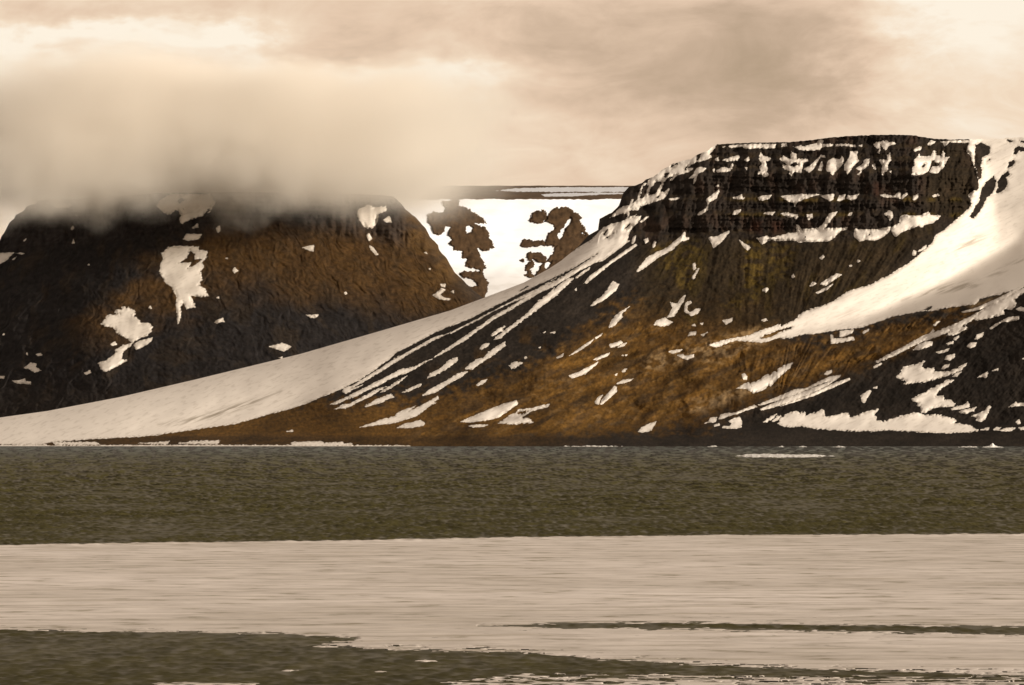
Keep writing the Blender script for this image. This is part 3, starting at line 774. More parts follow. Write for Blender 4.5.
snow('snow cap spilling from the cliff top near its highest point', pts('C', (578, 110), (600, 93), (650, 83), (692, 78), (702, 98), (745, 93), (762, 105), (702, 127), (680, 162), (655, 147), (640, 115), (627, 192), (608, 177), (625, 150), (600, 142)), amp=0.5, group=GC)
snow('leafy shaped snow patch under the spilling snow cap', pts('C', (623, 235), (690, 228), (685, 193), (712, 178), (722, 240), (692, 277), (697, 312), (672, 332), (662, 362), (643, 352), (643, 310), (648, 280)), pts('C', (568, 270), (592, 263), (602, 312), (580, 307)), amp=0.5, group=GC)
snow('large double snow patch high on the right buttress', pts('D', (143, 352), (143, 288), (160, 288), (153, 238), (185, 208), (200, 168), (207, 205), (290, 203), (310, 158), (337, 165), (332, 198), (375, 203), (385, 158), (407, 180), (402, 213), (442, 208), (412, 252), (397, 292), (345, 342), (290, 342), (275, 325), (230, 352), (180, 357)), holes=[pts('D', (218, 287), (240, 263), (252, 275), (230, 294)), pts('D', (275, 330), (290, 280), (300, 240), (322, 232), (322, 255), (357, 263), (347, 282), (305, 285), (290, 310))], amp=0.5, group=GC)
snow('small snow scraps under the rim over the double patch', pts('D', (148, 157), (190, 128), (222, 128), (217, 157), (165, 170)), pts('D', (263, 112), (290, 78), (332, 88), (312, 112), (280, 124)), amp=0.5, group=GC)
snow('bright thin snow edge along the rim at the right end of the cliffs', pts('D', (355, 90), (440, 80), (600, 80), (600, 102), (470, 100), (440, 95), (400, 132), (385, 100)), amp=0.4, group=GC)
snow('small flat snow spot at the left end of the middle ledge', pts('B', (248, 532), (290, 523), (330, 502), (342, 530), (360, 530), (340, 547), (260, 544)), amp=0.4, group=GLD)
snow('rounded snow spot on a mossy middle ledge under the hourglass', pts('B', (453, 532), (490, 513), (572, 510), (545, 542), (495, 557), (463, 552)), amp=0.4, group=GLD)
snow('triangular snow apron with a pointed drip on the middle ledge', pts('B', (633, 520), (680, 513), (827, 498), (827, 542), (780, 562), (745, 604), (740, 577), (700, 567)), amp=0.4, group=GLD)
snow('snow spot on the middle ledge under the curling ribbon', pts('B', (935, 512), (1000, 503), 'C', (40, 503), (42, 542), (10, 562), (-10, 560)), amp=0.4, group=GLD)
snow('wedge of snow on the middle ledge under the widest slanted patch', pts('C', (153, 515), (272, 498), (267, 547), (235, 562), (180, 532)), amp=0.4, group=GLD)
snow('two adjoining snow spots on the middle ledge under the smallest slanted patch', pts('C', (288, 557), (310, 513), (362, 503), (352, 547), (320, 562)), pts('C', (363, 537), (380, 503), (395, 518), (472, 500), (442, 542), (405, 557)), amp=0.4, group=GLD)
snow('trailing snow band at the right part of the middle ledge', pts('C', (618, 508), (670, 503), (740, 518), (780, 483), (797, 493), (792, 542), (750, 532), (660, 532)), pts('C', (798, 552), (800, 518), (847, 483), (852, 507)), amp=0.4, group=GLD)
snow('lone oval snow spot near the right end of the middle ledge', pts('C', (883, 547), (895, 518), (937, 493), (932, 537), (900, 557)), amp=0.3, group=GLD)
snow('winding snow tongue between two walls at the cliff left end', pts('A', (763, 667), (790, 643), (833, 613), (847, 590), (833, 543), (880, 508), (937, 466), (943, 485), (917, 542), (862, 572), (853, 600), (853, 632), (800, 667), (775, 674)), amp=0.4, group=GC)
snow('snow patch with a dripping tail on the cliff shoulder', pts('A', (698, 382), (735, 343), (758, 298), (800, 288), (838, 300), (822, 322), (772, 347), (757, 402), (735, 434), (738, 380)), amp=0.4, group=GC)
snow('flat little snow strip under the lacy shoulder slope', pts('K', (873, 67), (885, 55), (960, 47), (950, 62), (910, 72)), pts('K', (678, 217), (720, 183), (747, 173), (742, 192), (690, 224)), pts('K', (623, 367), (633, 318), (657, 308), (652, 347), (640, 367)), amp=0.4, group=GC)
snow('long flowing snow tongue at the foot of the cliff left end', pts('K', (658, 557), (690, 508), (740, 453), (800, 423), (870, 393), (920, 348), (960, 318), (985, 286), (997, 300), (987, 320), (1017, 327), (1017, 339), (960, 352), (900, 412), (820, 452), (740, 512), (680, 552)), amp=0.5)
snow('triangular snow patch at the cliff foot above a dark gully', pts('F', (143, 295), (220, 283), (270, 256), (307, 242), (312, 252), (265, 312), (185, 383), (173, 340)), amp=0.4)
snow('small club shaped snow streak at the cliff foot', pts('F', (388, 313), (430, 343), (465, 360), (478, 375), (455, 397), (430, 377), (398, 335)), amp=0.3)
snow('long snow ledge with upward spikes along the cliff foot',
     pts('F', (523, 300), (560, 293), (610, 283), (640, 298), (700, 283), (770, 263), (845, 256), (838, 193), (857, 200), (882, 240), (900, 238), (960, 233), 'G', (0, 235), (40, 228), (150, 218), (190, 178), (230, 108), (293, 93), (282, 112), (217, 192), (202, 223), (320, 218), (377, 213), (372, 232), (320, 242), (260, 302), (220, 327), (130, 327), (95, 327), (0, 332),
         'F', (900, 320), (860, 337), (835, 320), (780, 317), (700, 322), (640, 310), (600, 332), (570, 350), (545, 320)), amp=0.5)
snow('trough shaped snow patch at the cliff foot with one dark stone', pts('G', (428, 228), (520, 233), (610, 230), (717, 210), (702, 252), (650, 292), (590, 320), (520, 312), (470, 324), (428, 290)), holes=[pts('G', (523, 287), (550, 260), (562, 278))], amp=0.4)
snow('rising snow ledge under the right buttress at the cliff foot', pts('H', (-22, 217), (43, 180), (48, 128), (105, 113), (112, 123), (210, 123), (270, 90), (290, 118), (372, 123), (352, 147), (300, 182), (250, 192), (215, 217), (200, 202), (100, 237), (60, 252), (20, 288), (0, 278), (-17, 250)), amp=0.5)
# the specks nobody could count
snow('many small specks of old snow scattered over the dark slopes of the right mountain',
     pts('F', (333, 117), (348, 83), (402, 70), (397, 92), (355, 117)), pts('F', (583, 107), (600, 95), (667, 95), (652, 117)), pts('F', (718, 108), (760, 98), (800, 108), (852, 113), (847, 152), (830, 152), (825, 127), (790, 137), (740, 122)), pts('F', (918, 115), (967, 108), (967, 147), (935, 157)),
     pts('G', (378, 122), (400, 93), (412, 100), (397, 124)), pts('G', (663, 110), (700, 83), (727, 90), (737, 132), (715, 162), (698, 135)), pts('D', (298, 517), (345, 503), (357, 515), (320, 532)), pts('B', (122, 442), (150, 428), (157, 444)), pts('C', (703, 327), (722, 316), (722, 340)),
     pts('K', (708, 342), (735, 328), (742, 350), (720, 362)), pts('K', (763, 387), (780, 348), (794, 355), (782, 392)), pts('G', (883, 432), (895, 398), (922, 398), (912, 432)), pts('G', (928, 407), (995, 353), (1002, 370), (960, 402)),
     pts('F', (23, 500), (40, 493), (47, 547), (28, 552)), pts('F', (13, 617), (60, 538), (72, 540), (30, 627)), pts('R', (493, 137), (515, 120), (542, 128), (520, 152)), pts('R', (218, 342), (260, 338), (287, 326), (287, 352), (245, 370)),
     pts('R', (488, 342), (515, 328), (532, 345), (505, 352)), pts('N', (873, 312), (885, 288), (932, 283), (922, 307)), pts('N', (898, 242), (920, 230), (927, 247)), pts('N', (953, 227), (977, 223), (972, 239)), pts('N', (958, 307), (1007, 288), (980, 314)),
     pts('N', (418, 447), (462, 438), (450, 450)), pts('N', (423, 557), (440, 536), (457, 540), (440, 562)), pts('N', (368, 580), (392, 570), (387, 587)), pts('U', (403, 307), (430, 283), (452, 283), (420, 314)), pts('U', (378, 367), (405, 333), (412, 350), (390, 377)),
     pts('U', (493, 432), (542, 416), (542, 434), (505, 442)), pts('U', (543, 402), (582, 378), (577, 400), (550, 412)), pts('U', (968, 197), (1000, 183), (1060, 195), (1060, 212), (990, 210)), pts('U', (-2, 592), (50, 563), (57, 572), (0, 604)),
     pts('W', (533, 182), (560, 158), (597, 148), (562, 182)), pts('W', (578, 117), (610, 96), (634, 88), (622, 112)), pts('W', (463, 127), (480, 103), (517, 96), (507, 117), (480, 132)), pts('W', (708, 187), (750, 158), (782, 150), (762, 192), (740, 182)), pts('W', (808, 142), (852, 120), (842, 140)),
     pts('W', (918, 390), (970, 353), (980, 363), (1060, 360), (1060, 380), (970, 382)), pts('W', (968, 492), (990, 473), (1002, 502), (980, 507)), pts('W', (728, 544), (787, 528), (782, 547)), pts('W', (813, 547), (830, 528), (867, 528), (852, 547)), pts('W', (860, 547), (900, 530), (967, 530), (942, 552), (880, 555)),
     pts('W', (988, 530), (1060, 518), (1060, 542), (1000, 544)), pts('W', (1013, 60), (1060, 43), (1060, 82)), pts('T', (558, 357), (607, 333), (602, 352), (570, 364)), pts('M', (755, 20), (790, 10), (785, 20)), pts('M', (820, 20), (855, 12), (850, 24)),
     pts('J', (985, 340), (1000, 330), (1000, 345)), pts('M', (640, 190), (655, 180), (665, 190), (650, 195)), pts('M', (740, 120), (755, 112), (755, 125)), pts('F', (800, 600), (815, 580), (825, 600), (815, 620)), pts('Q', (975, 175), (1000, 170), (1000, 177)),
     pts('G', (155, 455), (180, 432), (195, 445), (170, 468)), pts('G', (445, 485), (460, 470), (475, 480), (460, 492)), pts('G', (388, 520), (405, 505), (410, 525)),
     amp=0.5, kind='stuff', name='snow_specks')
snow('low white snow strip along the left shoreline below the tundra', pts('L', (-60, 563), (60, 556), (150, 553), (160, 568), (290, 558), (302, 573), (352, 568), (352, 584), (-60, 588)), pts('Q', (470, 216), (578, 209), (572, 219)), pts('Q', (608, 216), (660, 209), (752, 206), (742, 219)), pts('Q', (178, 212), (330, 212), (342, 221), (190, 221)), pts('Q', (150, 224), (600, 221.5), (1400, 223.5), (1400, 228), (600, 229), (150, 229)), pts('Q', (-100, 222), (160, 220), (160, 229), (-100, 229)),
     amp=0.6, thick=0.6, name='shore_snow', cat='snow')

# =================================================================== LEFT MOUNTAIN, further off
SILF = np.array([(-420, 441), (-300, 420), (-150, 355), (-60, 300), (-20, 262), (0, 240), (1, 237), (4.4, 232), (9.5, 221.7), (14, 218.8), (15.4, 215), (23.4, 211), (27, 205.6), (36, 203.2), (39, 200), (70, 199), (100, 197),
                 (160, 193), (250, 192), (340, 193), (392.6, 195.8), (401, 203), (405, 209), (415, 217), (426, 229), (430, 237), (438, 245), (439, 250), (447, 259), (455, 273),
                 (463, 280), (470, 287), (484, 299), (530, 345)], float)
u_f = np.concatenate([np.arange(-420, -30, 3.0), np.arange(-30, 505, 0.8)])
vt_f = np.interp(u_f, SILF[:, 0], SILF[:, 1]) + 0.5 * perlin(u_f / 3, u_f * 0 + 0.7, 405) + 0.5 * perlin(u_f / 9, u_f * 0 + 0.7, 406)
VBF = 442.0
RF = 350
Uf, Tf = np.meshgrid(u_f, np.linspace(0, 1, RF))
Vf = VBF + (vt_f[None, :] - VBF) * Tf
U0F, V0F = -440, 170
ug, vg = np.meshgrid(np.arange(U0F, 508).astype(float), np.arange(V0F, 447).astype(float))
fx = np.full_like(ug, -0.30)
fz = 1.75 - 0.45 * np.clip((390 - vg) / 180, 0, 1)
region([(-430, 165), (150, 165), (165, 300), (210, 446), (-430, 446)], 26, -0.95, 1.35)
region([(100, 300), (180, 200), (215, 240), (195, 330), (110, 380), (80, 350)], 14, 0.05, 1.4)
region([(185, 232), (400, 225), (500, 300), (440, 330), (330, 330), (220, 310)], 26, 0.30, 1.45)
region([(150, 335), (330, 335), (480, 300), (480, 340), (300, 400), (150, 420)], 20, -0.62, 1.5)
region([(395, 190), (500, 310), (470, 310), (425, 250), (395, 225)], 6, 0.55, 1.2)
cf = soft([(-430, 170), (410, 170), (430, 240), (445, 256), (300, 224), (180, 232), (60, 245), (-430, 330)], ug, vg, 8)
lf = np.zeros_like(vg)
wob = 4 * perlin(ug / 50, vg * 0 + 1.3, 421) + 0.02 * (ug - 200) * -1
for lv, lw in ((208, 4), (222, 4), (238, 4)):
    lf = np.maximum(lf, np.exp(-((vg + wob - lv) / lw) ** 2))
fz = fz * (1 - 0.75 * cf) + 0.75 * cf * (0.3 + 1.6 * lf)
Hf = dctn_solve(fx * 8300 / FPX, -fz * 8300 / FPX)
Hf += 8050 - Hf[420 - V0F, 440:800].mean()
Yfl = bicub(blur(Hf, 1), U0F, V0F, Uf, Vf)
Yf0 = Yfl.copy()
cN = bilin(cf, U0F, V0F, Uf, Vf)
Af = Uf + np.interp(Uf, [0, 150, 250, 480], [0.55, 0.25, -0.35, -0.85]) * (Vf - 230)
Afw = Af + 7 * fbm(Uf / 25, Vf / 25, 3, 430)
Yfl = Yfl - (1.5 * ridge(Afw / 21, Vf / 160, 431, 2) + 0.7 * ridge(Afw / 7, Vf / 60, 434, 2)) * (1 - cN) + 3.5 * fbm(Uf / 30, Vf / 22, 3, 438)
Yfl = Yfl + (8 * perlin(Uf / 14 + perlin(Uf / 30, Vf / 30, 4), Vf / 70, 440) - 7 * np.abs(perlin(Uf / 7.5, Vf / 40, 441))) * cN
Yfl = Yfl + 70 * np.exp(-(Vf - vt_f[None]) / 6.0) * sstep(396, 410, Uf)
Yfr = Yfl + 1.0 * fbm(Uf / 5, Vf / 4.5, 3, 444) + 1.0 * perlin(Afw / 2.8, Vf / 10, 447) + 1.6 * perlin(Vf / 2.8, Uf / 40, 449) * cN
Pf = world(Uf, Vf, Yfr)
colr = np.broadcast_to(np.array((0.0185, 0.0168, 0.0178)), Uf.shape + (3,)).copy()  # dark base tone, with the cloud shade on the rock put into it
nf = fbm(Uf / 40, Vf / 24, 4, 460)
ns = fbm(Af / 14 + 0.5 * nf, Vf / 40, 4, 464)
paint(soft([(80, 330), (165, 260), (215, 228), (400, 220), (470, 300), (430, 318), (340, 298), (230, 285), (160, 310), (110, 342)], Uf + 18 * nf, Vf + 14 * nf, 24) * (0.75 + 0.25 * sstep(-0.5, 0.4, ns)), np.array((0.084, 0.045, 0.0130)), 0.85)  # sunlit part of the face painted in as a lighter, warmer brown
paint(sstep(0.0, 0.6, ns) * (1 - cN), np.array((0.040, 0.029, 0.019)), 0.45)
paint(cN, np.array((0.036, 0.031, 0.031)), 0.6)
paint(sstep(395, 415, Uf) * sstep(300, 270, Vf) * sstep(-0.5, 0.3, nf), np.array((0.095, 0.054, 0.018)), 0.8)  # golden sunlight on the right shoulder painted into the rock colour
paint(sstep(370, 410, Vf), np.array((0.024, 0.020, 0.018)), 0.7)
colr *= (1 + 0.34 * np.clip(fbm(Afw / 2.6, Vf / 4, 3, 470), -1.5, 1.5))[..., None]
colr = np.clip(colr, 0.006, 0.6)
rim = Pf[-1]
back = []
for dY in (20, 80, 250, 600, 900):
    p = rim.copy()
    p[:, 1] += dY
    p[:, 2] = rim[:, 2] - 0.05 * dY - (0.5 * dY) * sstep(395, 420, u_f)
    p[:, 2] = np.where(dY >= 900, -5, np.maximum(p[:, 2], -5))
    back.append(p)
Pff = np.concatenate([Pf, np.stack(back)], 0)
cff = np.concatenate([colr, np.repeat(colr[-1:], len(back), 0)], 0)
nrmf = -grid_normals(Pff)
if nrmf[RF // 2, 300, 1] > 0:
    nrmf = -nrmf
mtf = bpy.data.objects.new('mountain', None)
mtf.location = (-350, 8100, 0)
COL.objects.link(mtf)
tag(mtf, 'dark brown mountain on the left with its top hidden in cloud', 'mountain', kind='structure')
fcF = np.zeros((Pff.shape[0] - 1, Pff.shape[1] - 1))
fcF[:RF - 1] = cN[:-1, :-1]
rowF = np.arange(Pff.shape[0] - 1)[:, None] + 0 * fcF
isb = rowF >= RF - 1
m_cl = (fcF > 0.5) & ~isb
for nm, msk in (('cliff', m_cl), ('plateau', isb), ('slope', ~m_cl & ~isb)):
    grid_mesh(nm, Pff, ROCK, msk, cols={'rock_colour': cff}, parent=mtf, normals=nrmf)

YsF = Yf0 + snowbase(Yfr - Yf0)
F = dict(where='f')
snow('snow patch half veiled by cloud at the top of the left mountain', pts('a', (70, 110), (90, 83), (130, 60), (300, 60), (322, 95), (302, 132), (270, 152), (220, 167), (175, 188), (168, 165), (178, 150), (155, 125), (130, 147), (100, 142)), holes=[pts('a', (156, 92), (175, 73), (192, 85), (170, 99)), pts('a', (272, 148), (302, 112), (297, 137))], **F)
snow('small flat snow bar between the veiled patch and the large bright patch', pts('a', (183, 252), (200, 230), (264, 233), (252, 252), (210, 260)), pts('a', (218, 207), (245, 186), (252, 202)), amp=0.5, **F)
snow('large bright snow patch with a narrow tail on the left mountain',
     pts('a', (93, 312), (120, 288), (175, 283), (250, 286), (252, 300), (288, 303), (282, 337), (264, 350), (274, 370), (257, 390), (267, 425), (252, 450), (277, 465), (294, 497), (217, 497), (237, 542), (200, 552), (185, 522), (174, 547), (174, 590), (162, 616), (153, 530), (158, 500), (138, 460), (108, 440), (83, 390), (88, 360), (98, 340)),
     holes=[pts('a', (168, 357), (200, 330), (215, 298), (237, 320), (232, 340), (272, 337), (230, 367), (203, 378), (223, 354), (190, 354))], amp=0.9, **F)
snow('broad ragged snow patch low on the left mountain', pts('Y', (628, 210), (670, 158), (720, 153), (745, 145), (713, 140), (718, 123), (760, 123), (800, 110), (837, 130), (847, 155), (822, 160), (852, 170), (882, 210), (920, 203), (953, 230), (932, 272), (850, 312), (820, 327), (790, 302), (730, 267), (703, 232), (660, 227)), amp=0.8, **F)
snow('small slanted snow scrap at the lower right of the broad ragged patch', pts('Y', (833, 345), (850, 323), (947, 296), (942, 322), (870, 364), (846, 370)), amp=0.5, **F)
snow('snow patch with a thin neck below the broad ragged patch', pts('Y', (613, 455), (660, 438), (700, 408), (725, 385), (713, 375), (770, 343), (832, 328), (812, 347), (767, 382), (757, 430), (797, 436), (740, 467), (660, 512), (628, 492)), amp=0.7, **F)
snow('small ragged snow scrap low at the far left', pts('Y', (148, 487), (190, 453), (227, 458), (222, 480), (257, 500), (215, 514), (188, 495)), amp=0.4, **F)
snow('flat thin snow strip below the ragged scrap at the far left', pts('Y', (73, 565), (120, 563), (155, 551), (162, 568), (192, 570), (192, 587), (150, 582), (110, 582)), amp=0.3, **F)
snow('wedge of snow in a notch at the far left edge', pts('X', (-60, 505), (0, 498), (97, 495), (50, 542), (0, 572), (-60, 590)), amp=0.5, **F)
snow('thin snow ledge just under the cloudy rim at the far left', pts('X', (368, 177), (430, 156), (492, 172), (470, 187), (390, 187)), amp=0.3, **F)
snow('bright ragged snow patch near the right end of the left mountain top', pts('b', (98, 202), (103, 168), (145, 148), (165, 138), (190, 158), (262, 148), (267, 170), (217, 200), (212, 242), (180, 277), (140, 267), (118, 237)), amp=0.8, **F)
snow('thin broken snow thread below the bright ragged top patch', pts('b', (148, 315), (165, 303), (184, 335), (165, 347)), pts('b', (166, 370), (190, 385), (217, 425), (205, 430), (175, 397)), amp=0.3, **F)
snow('curved snow scrap low at the right foot of the left mountain', pts('J', (18, 377), (60, 348), (75, 328), (107, 340), (72, 370), (87, 390), (140, 402), (130, 412), (60, 402)), pts('J', (68, 300), (107, 298), (102, 320), (80, 317)), amp=0.4, **F)
snow('flat snow scrap beside the apron edge, middle of the left mountain foot', pts('d', (658, 432), (690, 423), (714, 432), (695, 444)), amp=0.4, **F)
snow('small specks of old snow scattered over the left mountain',
     pts('a', (325, 207), (340, 193), (345, 215), (333, 227)), pts('a', (396, 387), (405, 373), (420, 388), (405, 400)), pts('a', (318, 610), (345, 593), (357, 605), (330, 614)), pts('a', (365, 335), (378, 330), (375, 340)), pts('a', (328, 505), (338, 498), (340, 508)), pts('a', (36, 548), (48, 542), (46, 552)),
     pts('Y', (688, 337), (715, 320), (730, 340), (700, 347)), pts('Y', (523, 517), (560, 498), (567, 514), (535, 527)), pts('Y', (223, 404), (250, 390), (264, 404), (245, 412)), pts('Y', (-20, 535), (30, 538), (22, 552), (-20, 550)), pts('Y', (160, 400), (168, 390), (174, 404)), pts('Y', (925, 108), (935, 100), (942, 112)), pts('Y', (755, 108), (775, 100), (783, 115), (765, 122)),
     pts('Y', (15, 280), (25, 268), (32, 280)), pts('X', (483, 332), (495, 310), (507, 330), (492, 344)), pts('X', (158, 412), (180, 398), (165, 420)), pts('X', (83, 542), (112, 523), (95, 547)), pts('X', (488, 437), (500, 403), (507, 430)), pts('X', (105, 500), (140, 495), (170, 502), (140, 506)), pts('X', (510, 245), (518, 235), (526, 243)), pts('X', (598, 580), (606, 572), (614, 582)),
     pts('b', (248, 227), (280, 203), (297, 242), (265, 242)), pts('J', (138, 352), (162, 343), (162, 364)), pts('I', (38, 170), (90, 170), (127, 166), (110, 190), (75, 190)), pts('d', (740, 190), (768, 183), (767, 200)), pts('I', (298, 20), (312, 10), (322, 24), (310, 32)), pts('b', (480, 415), (492, 410), (498, 422)), pts('b', (505, 505), (515, 500), (515, 514)), pts('b', (25, 645), (35, 638), (42, 650)), pts('d', (525, 370), (545, 362), (550, 372)), pts('d', (680, 460), (692, 456), (690, 462)),
     amp=0.4, kind='stuff', name='snow_specks', **F)

# =================================================================== GLACIER and the far plateau
u_g = np.arange(370, 680, 0.8)
Ug, Vg = np.meshgrid(u_g, np.linspace(345, 199.3, 200))
top_n = 0.8 * perlin(u_g / 12, u_g * 0 + 0.4, 500) + 0.5 * perlin(u_g / 4, u_g * 0 + 0.9, 501)
Vg = Vg + top_n[None] * sstep(230, 200, Vg)
q = (345 - Vg)
Yg = 9000 + 1.15 * q * 1.45 + 0.0012 * q * q + 0.75 * (Ug - 500) * 1.5 + 5 * fbm(Ug / 60, Vg / 40, 3, 505)
Yg = Yg - 90 * np.exp(-(Vg - 199) / 6.0) * 0
Yg = Yg + 0.0022 * (Vg < 262) * 0
gl = grid_mesh('glacier', world(Ug, Vg, Yg), GLACIER, attrs={'dust': 0.42 * sstep(258, 285, Vg) + 0.08 * sstep(0.0, 0.6, fbm(Ug / 30, Vg / 6, 3, 540))})
tag(gl, 'blinding white glacier filling the valley between the two mountains', 'glacier', kind='structure')

u_p = np.arange(330, 700, 1.0)
Up, Tp = np.meshgrid(u_p, np.linspace(0, 1, 60))
Vp = 202.5 + (185.6 + 0.3 * perlin(u_p / 14, u_p * 0, 511)[None] - 202.5) * Tp
Yp = 9290 + 1.1 * (Up - 500) + 3000 * Tp ** 1.4 + 8 * fbm(Up / 20, Vp / 3, 3, 512)
cp = np.broadcast_to(np.array((0.105, 0.066, 0.036)), Up.shape + (3,)) * (1 + 0.35 * fbm(Up / 25, Vp / 1.6, 3, 515))[..., None]
bk = world(Up[-1:], Vp[-1:] + 3, Yp[-1:] + 1500)
bk[..., 2] = -5
pl = grid_mesh('plateau', np.concatenate([world(Up, Vp, Yp), bk], 0), ROCK, cols={'rock_colour': np.concatenate([cp, cp[-1:]], 0)})
tag(pl, 'distant flat brown plateau on the skyline behind the glacier', 'plateau', kind='structure')
for lab, poly in (('upper bright snow stripe on the distant plateau', pts('c', (90, 118), (200, 104), (400, 99), (1000, 97), (1000, 124), (700, 124), (420, 124), (230, 122))),
                  ('lower thin snow stripe on the distant plateau', pts('c', (350, 140), (430, 133), (720, 128), (900, 132), (700, 139), (520, 150), (370, 150)))):
    SEED[0] += 9
    o = drape('snow_stripe', [poly], [], Up, Vp, Yp, GLACIER, 9, 0.35, 9, None, SEED[0], 0.1)
    tag(o, lab, 'snow stripe', 'snow stripes on the distant plateau')

ob = 2.5 * fbm(Ug / 9, Vg / 8, 4, 520) - 4 * np.abs(perlin(Ug / 6, Vg / 14, 525)) + 2.0 * perlin(Vg / 2.6, Ug / 22, 527)
cg = np.broadcast_to(np.array((0.060, 0.037, 0.020)), Ug.shape + (3,)) * (1 + 0.3 * np.clip(fbm(Ug / 6, Vg / 5, 4, 530), -1.5, 1.5))[..., None]


def outcrop(label, *polys, holes=()):
    SEED[0] += 11
    o = drape('rock_outcrop', polys, holes, Ug, Vg, Yg, ROCK, 3.0, 1.0, 3.0, None, SEED[0], 0.2, dome=5.0, cols=np.clip(cg, 0.01, 0.4), extra=ob)
    tag(o, label, 'rock outcrop', 'rock outcrops breaking through the glacier')


outcrop('largest brown rock outcrop, in the glacier beside the left mountain', pts('b', (503, 200), (530, 180), (590, 188), (600, 150), (588, 125), (630, 115), (660, 108), (682, 120), (672, 143), (720, 163), (770, 188), (822, 230), (832, 244), (770, 247), (780, 260), (822, 263), (852, 320), (877, 387), (830, 402), (780, 392), (800, 430), (832, 500), (815, 517), (720, 492), (728, 450), (698, 442), (698, 407), (650, 397), (628, 360), (638, 325), (618, 310), (628, 270), (602, 260), (592, 290), (570, 314), (533, 302), (523, 265), (503, 240)),
        holes=[pts('b', (710, 287), (735, 260), (757, 275), (747, 307), (720, 302))])
outcrop('low brown rock outcrop where the glacier meets the snow apron', pts('J', (203, 225), (240, 213), (360, 218), (377, 260), (392, 290), (387, 340), (372, 395), (335, 450), (200, 480), (120, 470), (150, 330), (260, 320), (330, 317), (320, 290), (270, 258), (225, 255)))
outcrop('tall broken rock outcrop at the right side of the glacier', pts('c', (378, 290), (403, 235), (460, 208), (500, 213), (552, 250), (582, 275), (562, 285), (602, 340), (622, 375), (700, 420), (500, 700), (300, 700), (318, 600), (350, 540), (400, 498), (438, 435), (420, 432), (368, 427), (388, 370), (428, 330), (420, 310)),
        holes=[pts('c', (438, 372), (480, 318), (512, 268), (527, 285), (490, 337), (455, 397)), pts('c', (563, 362), (602, 343), (597, 372)), pts('c', (355, 560), (385, 520), (410, 520), (395, 560))])
outcrop('small dark rock knob at the upper left of the tall broken outcrop', pts('c', (283, 287), (308, 238), (372, 233), (377, 272), (350, 302), (300, 297)))
outcrop('flat narrow rock band left of the tall broken outcrop', pts('c', (228, 432), (250, 393), (300, 403), (362, 403), (372, 432), (310, 437), (250, 442)))
outcrop('lowest jagged rocks of the glacier just above the snow apron', pts('c', (268, 502), (273, 468), (305, 473), (342, 468), (382, 500), (372, 532), (340, 527), (310, 512), (280, 517)), pts('c', (248, 577), (268, 538), (302, 518), (312, 540), (280, 572)), pts('c', (248, 602), (280, 578), (302, 590), (312, 612), (280, 617)), pts('c', (228, 514), (250, 503), (247, 520)))

# =================================================================== WATER
v_w = np.arange(446.05, 702, 0.9)
Yc = CAM_H * FPX / (v_w - HOR)                           # distance of each wave crest
u_w = np.concatenate([[-60000, -15000, -4000, -1200, -650], np.arange(-480, -30, 2.2), np.arange(-30, 1056, 0.9), np.arange(1056, 1500, 2.2), [1700, 2400, 5000, 16000, 61000]])
ICE_OUT = pts('p', (-480, 551), (0, 545.5), (60, 544), (190, 542.5), (330, 541), (512, 537.5), (700, 535.5), (1024, 534), (1490, 529.5), (1490, 690), (1024, 676), (912, 672), (762, 668), (612, 660),
          (512, 652), (380, 649), (300, 645.5), (345, 642), (360, 639), (318, 636), (280, 634), (150, 632), (70, 632), (0, 630), (-480, 622))
LEAD = pts('p', (478, 626), (520, 624.5), (560, 623), (700, 623), (850, 625.5), (1040, 626.5), (1490, 628), (1490, 638), (1000, 634.5), (850, 631.5), (700, 629), (560, 628))
rows = []
for k, yk in enumerate(Yc):
    X = (u_w - CX) / FPX * yk
    gap = yk * yk / (CAM_H * FPX) * 0.9
    inn = np.abs(u_w - 512) < 992
    jit = np.clip(0.30 * gap * perlin(X / 9.0, X * 0 + yk / 7.0, 610), -0.38 * gap, 0.38 * gap) * inn
    gust = 0.85 + 0.5 * fbm(X / 45, X * 0 + yk / 160.0, 3, 603)
    h = 0.21 * gust * (0.85 + 1.35 * perlin(X / 1.6, X * 0 + k * 0.71, 600) + 0.6 * perlin(X / 0.7, X * 0 + k * 0.83 + 7, 601) + 0.45 * perlin(X / 8.0, X * 0 + k * 0.31, 602))
    calm = np.minimum(sdf(ICE_OUT, u_w, u_w * 0 + v_w[k]), -sdf(LEAD, u_w, u_w * 0 + v_w[k]) + 1)
    h = h * (1 - (0.97 - 0.3 * sstep(600, 625, v_w[k])) * sstep(-1.5, 0.5, calm))
    h = np.clip(h, -0.03, 0.7) * inn * sstep(5950, 5000, yk) ** 0.5 * (1 - 0.5 * sstep(570, 630, v_w[k]))
    face = np.minimum(0.25 * gap, 0.55)
    rows.append(np.stack([X, yk + jit, h], -1))
    rows.append(np.stack([X, yk + jit - face, -0.35 * h], -1))
far_ = [np.stack([(u_w - CX) / FPX * y, u_w * 0 + y, u_w * 0], -1) for y in (60000, 30000, 12000, 8000, 6500)]
near_ = [np.stack([(u_w - CX) / FPX * max(y, 300), u_w * 0 + y, u_w * 0], -1) for y in (400, 250, 120, 30, -200)]
Pw = np.stack(far_ + rows + near_)
T = NT('sea_water')
n_a = noise_node(T, 0.30, 4, rough=0.75, stretch=(1, 0.10, 1))
c = ramp(T, n_a, [(0.35, (0.038, 0.034, 0.012)), (0.65, (0.074, 0.066, 0.025))])
at_ = T.n('ShaderNodeAttribute', attribute_name='far_sheen')
c = mixc(T, 'MIX', at_.outputs['Fac'], c, (0.062, 0.070, 0.066))  # bluish sky reflection on the far water, painted into the base colour
T.l(c, T.b.inputs['Base Color'])
set_in(T.b, Roughness=0.45, IOR=1.33)
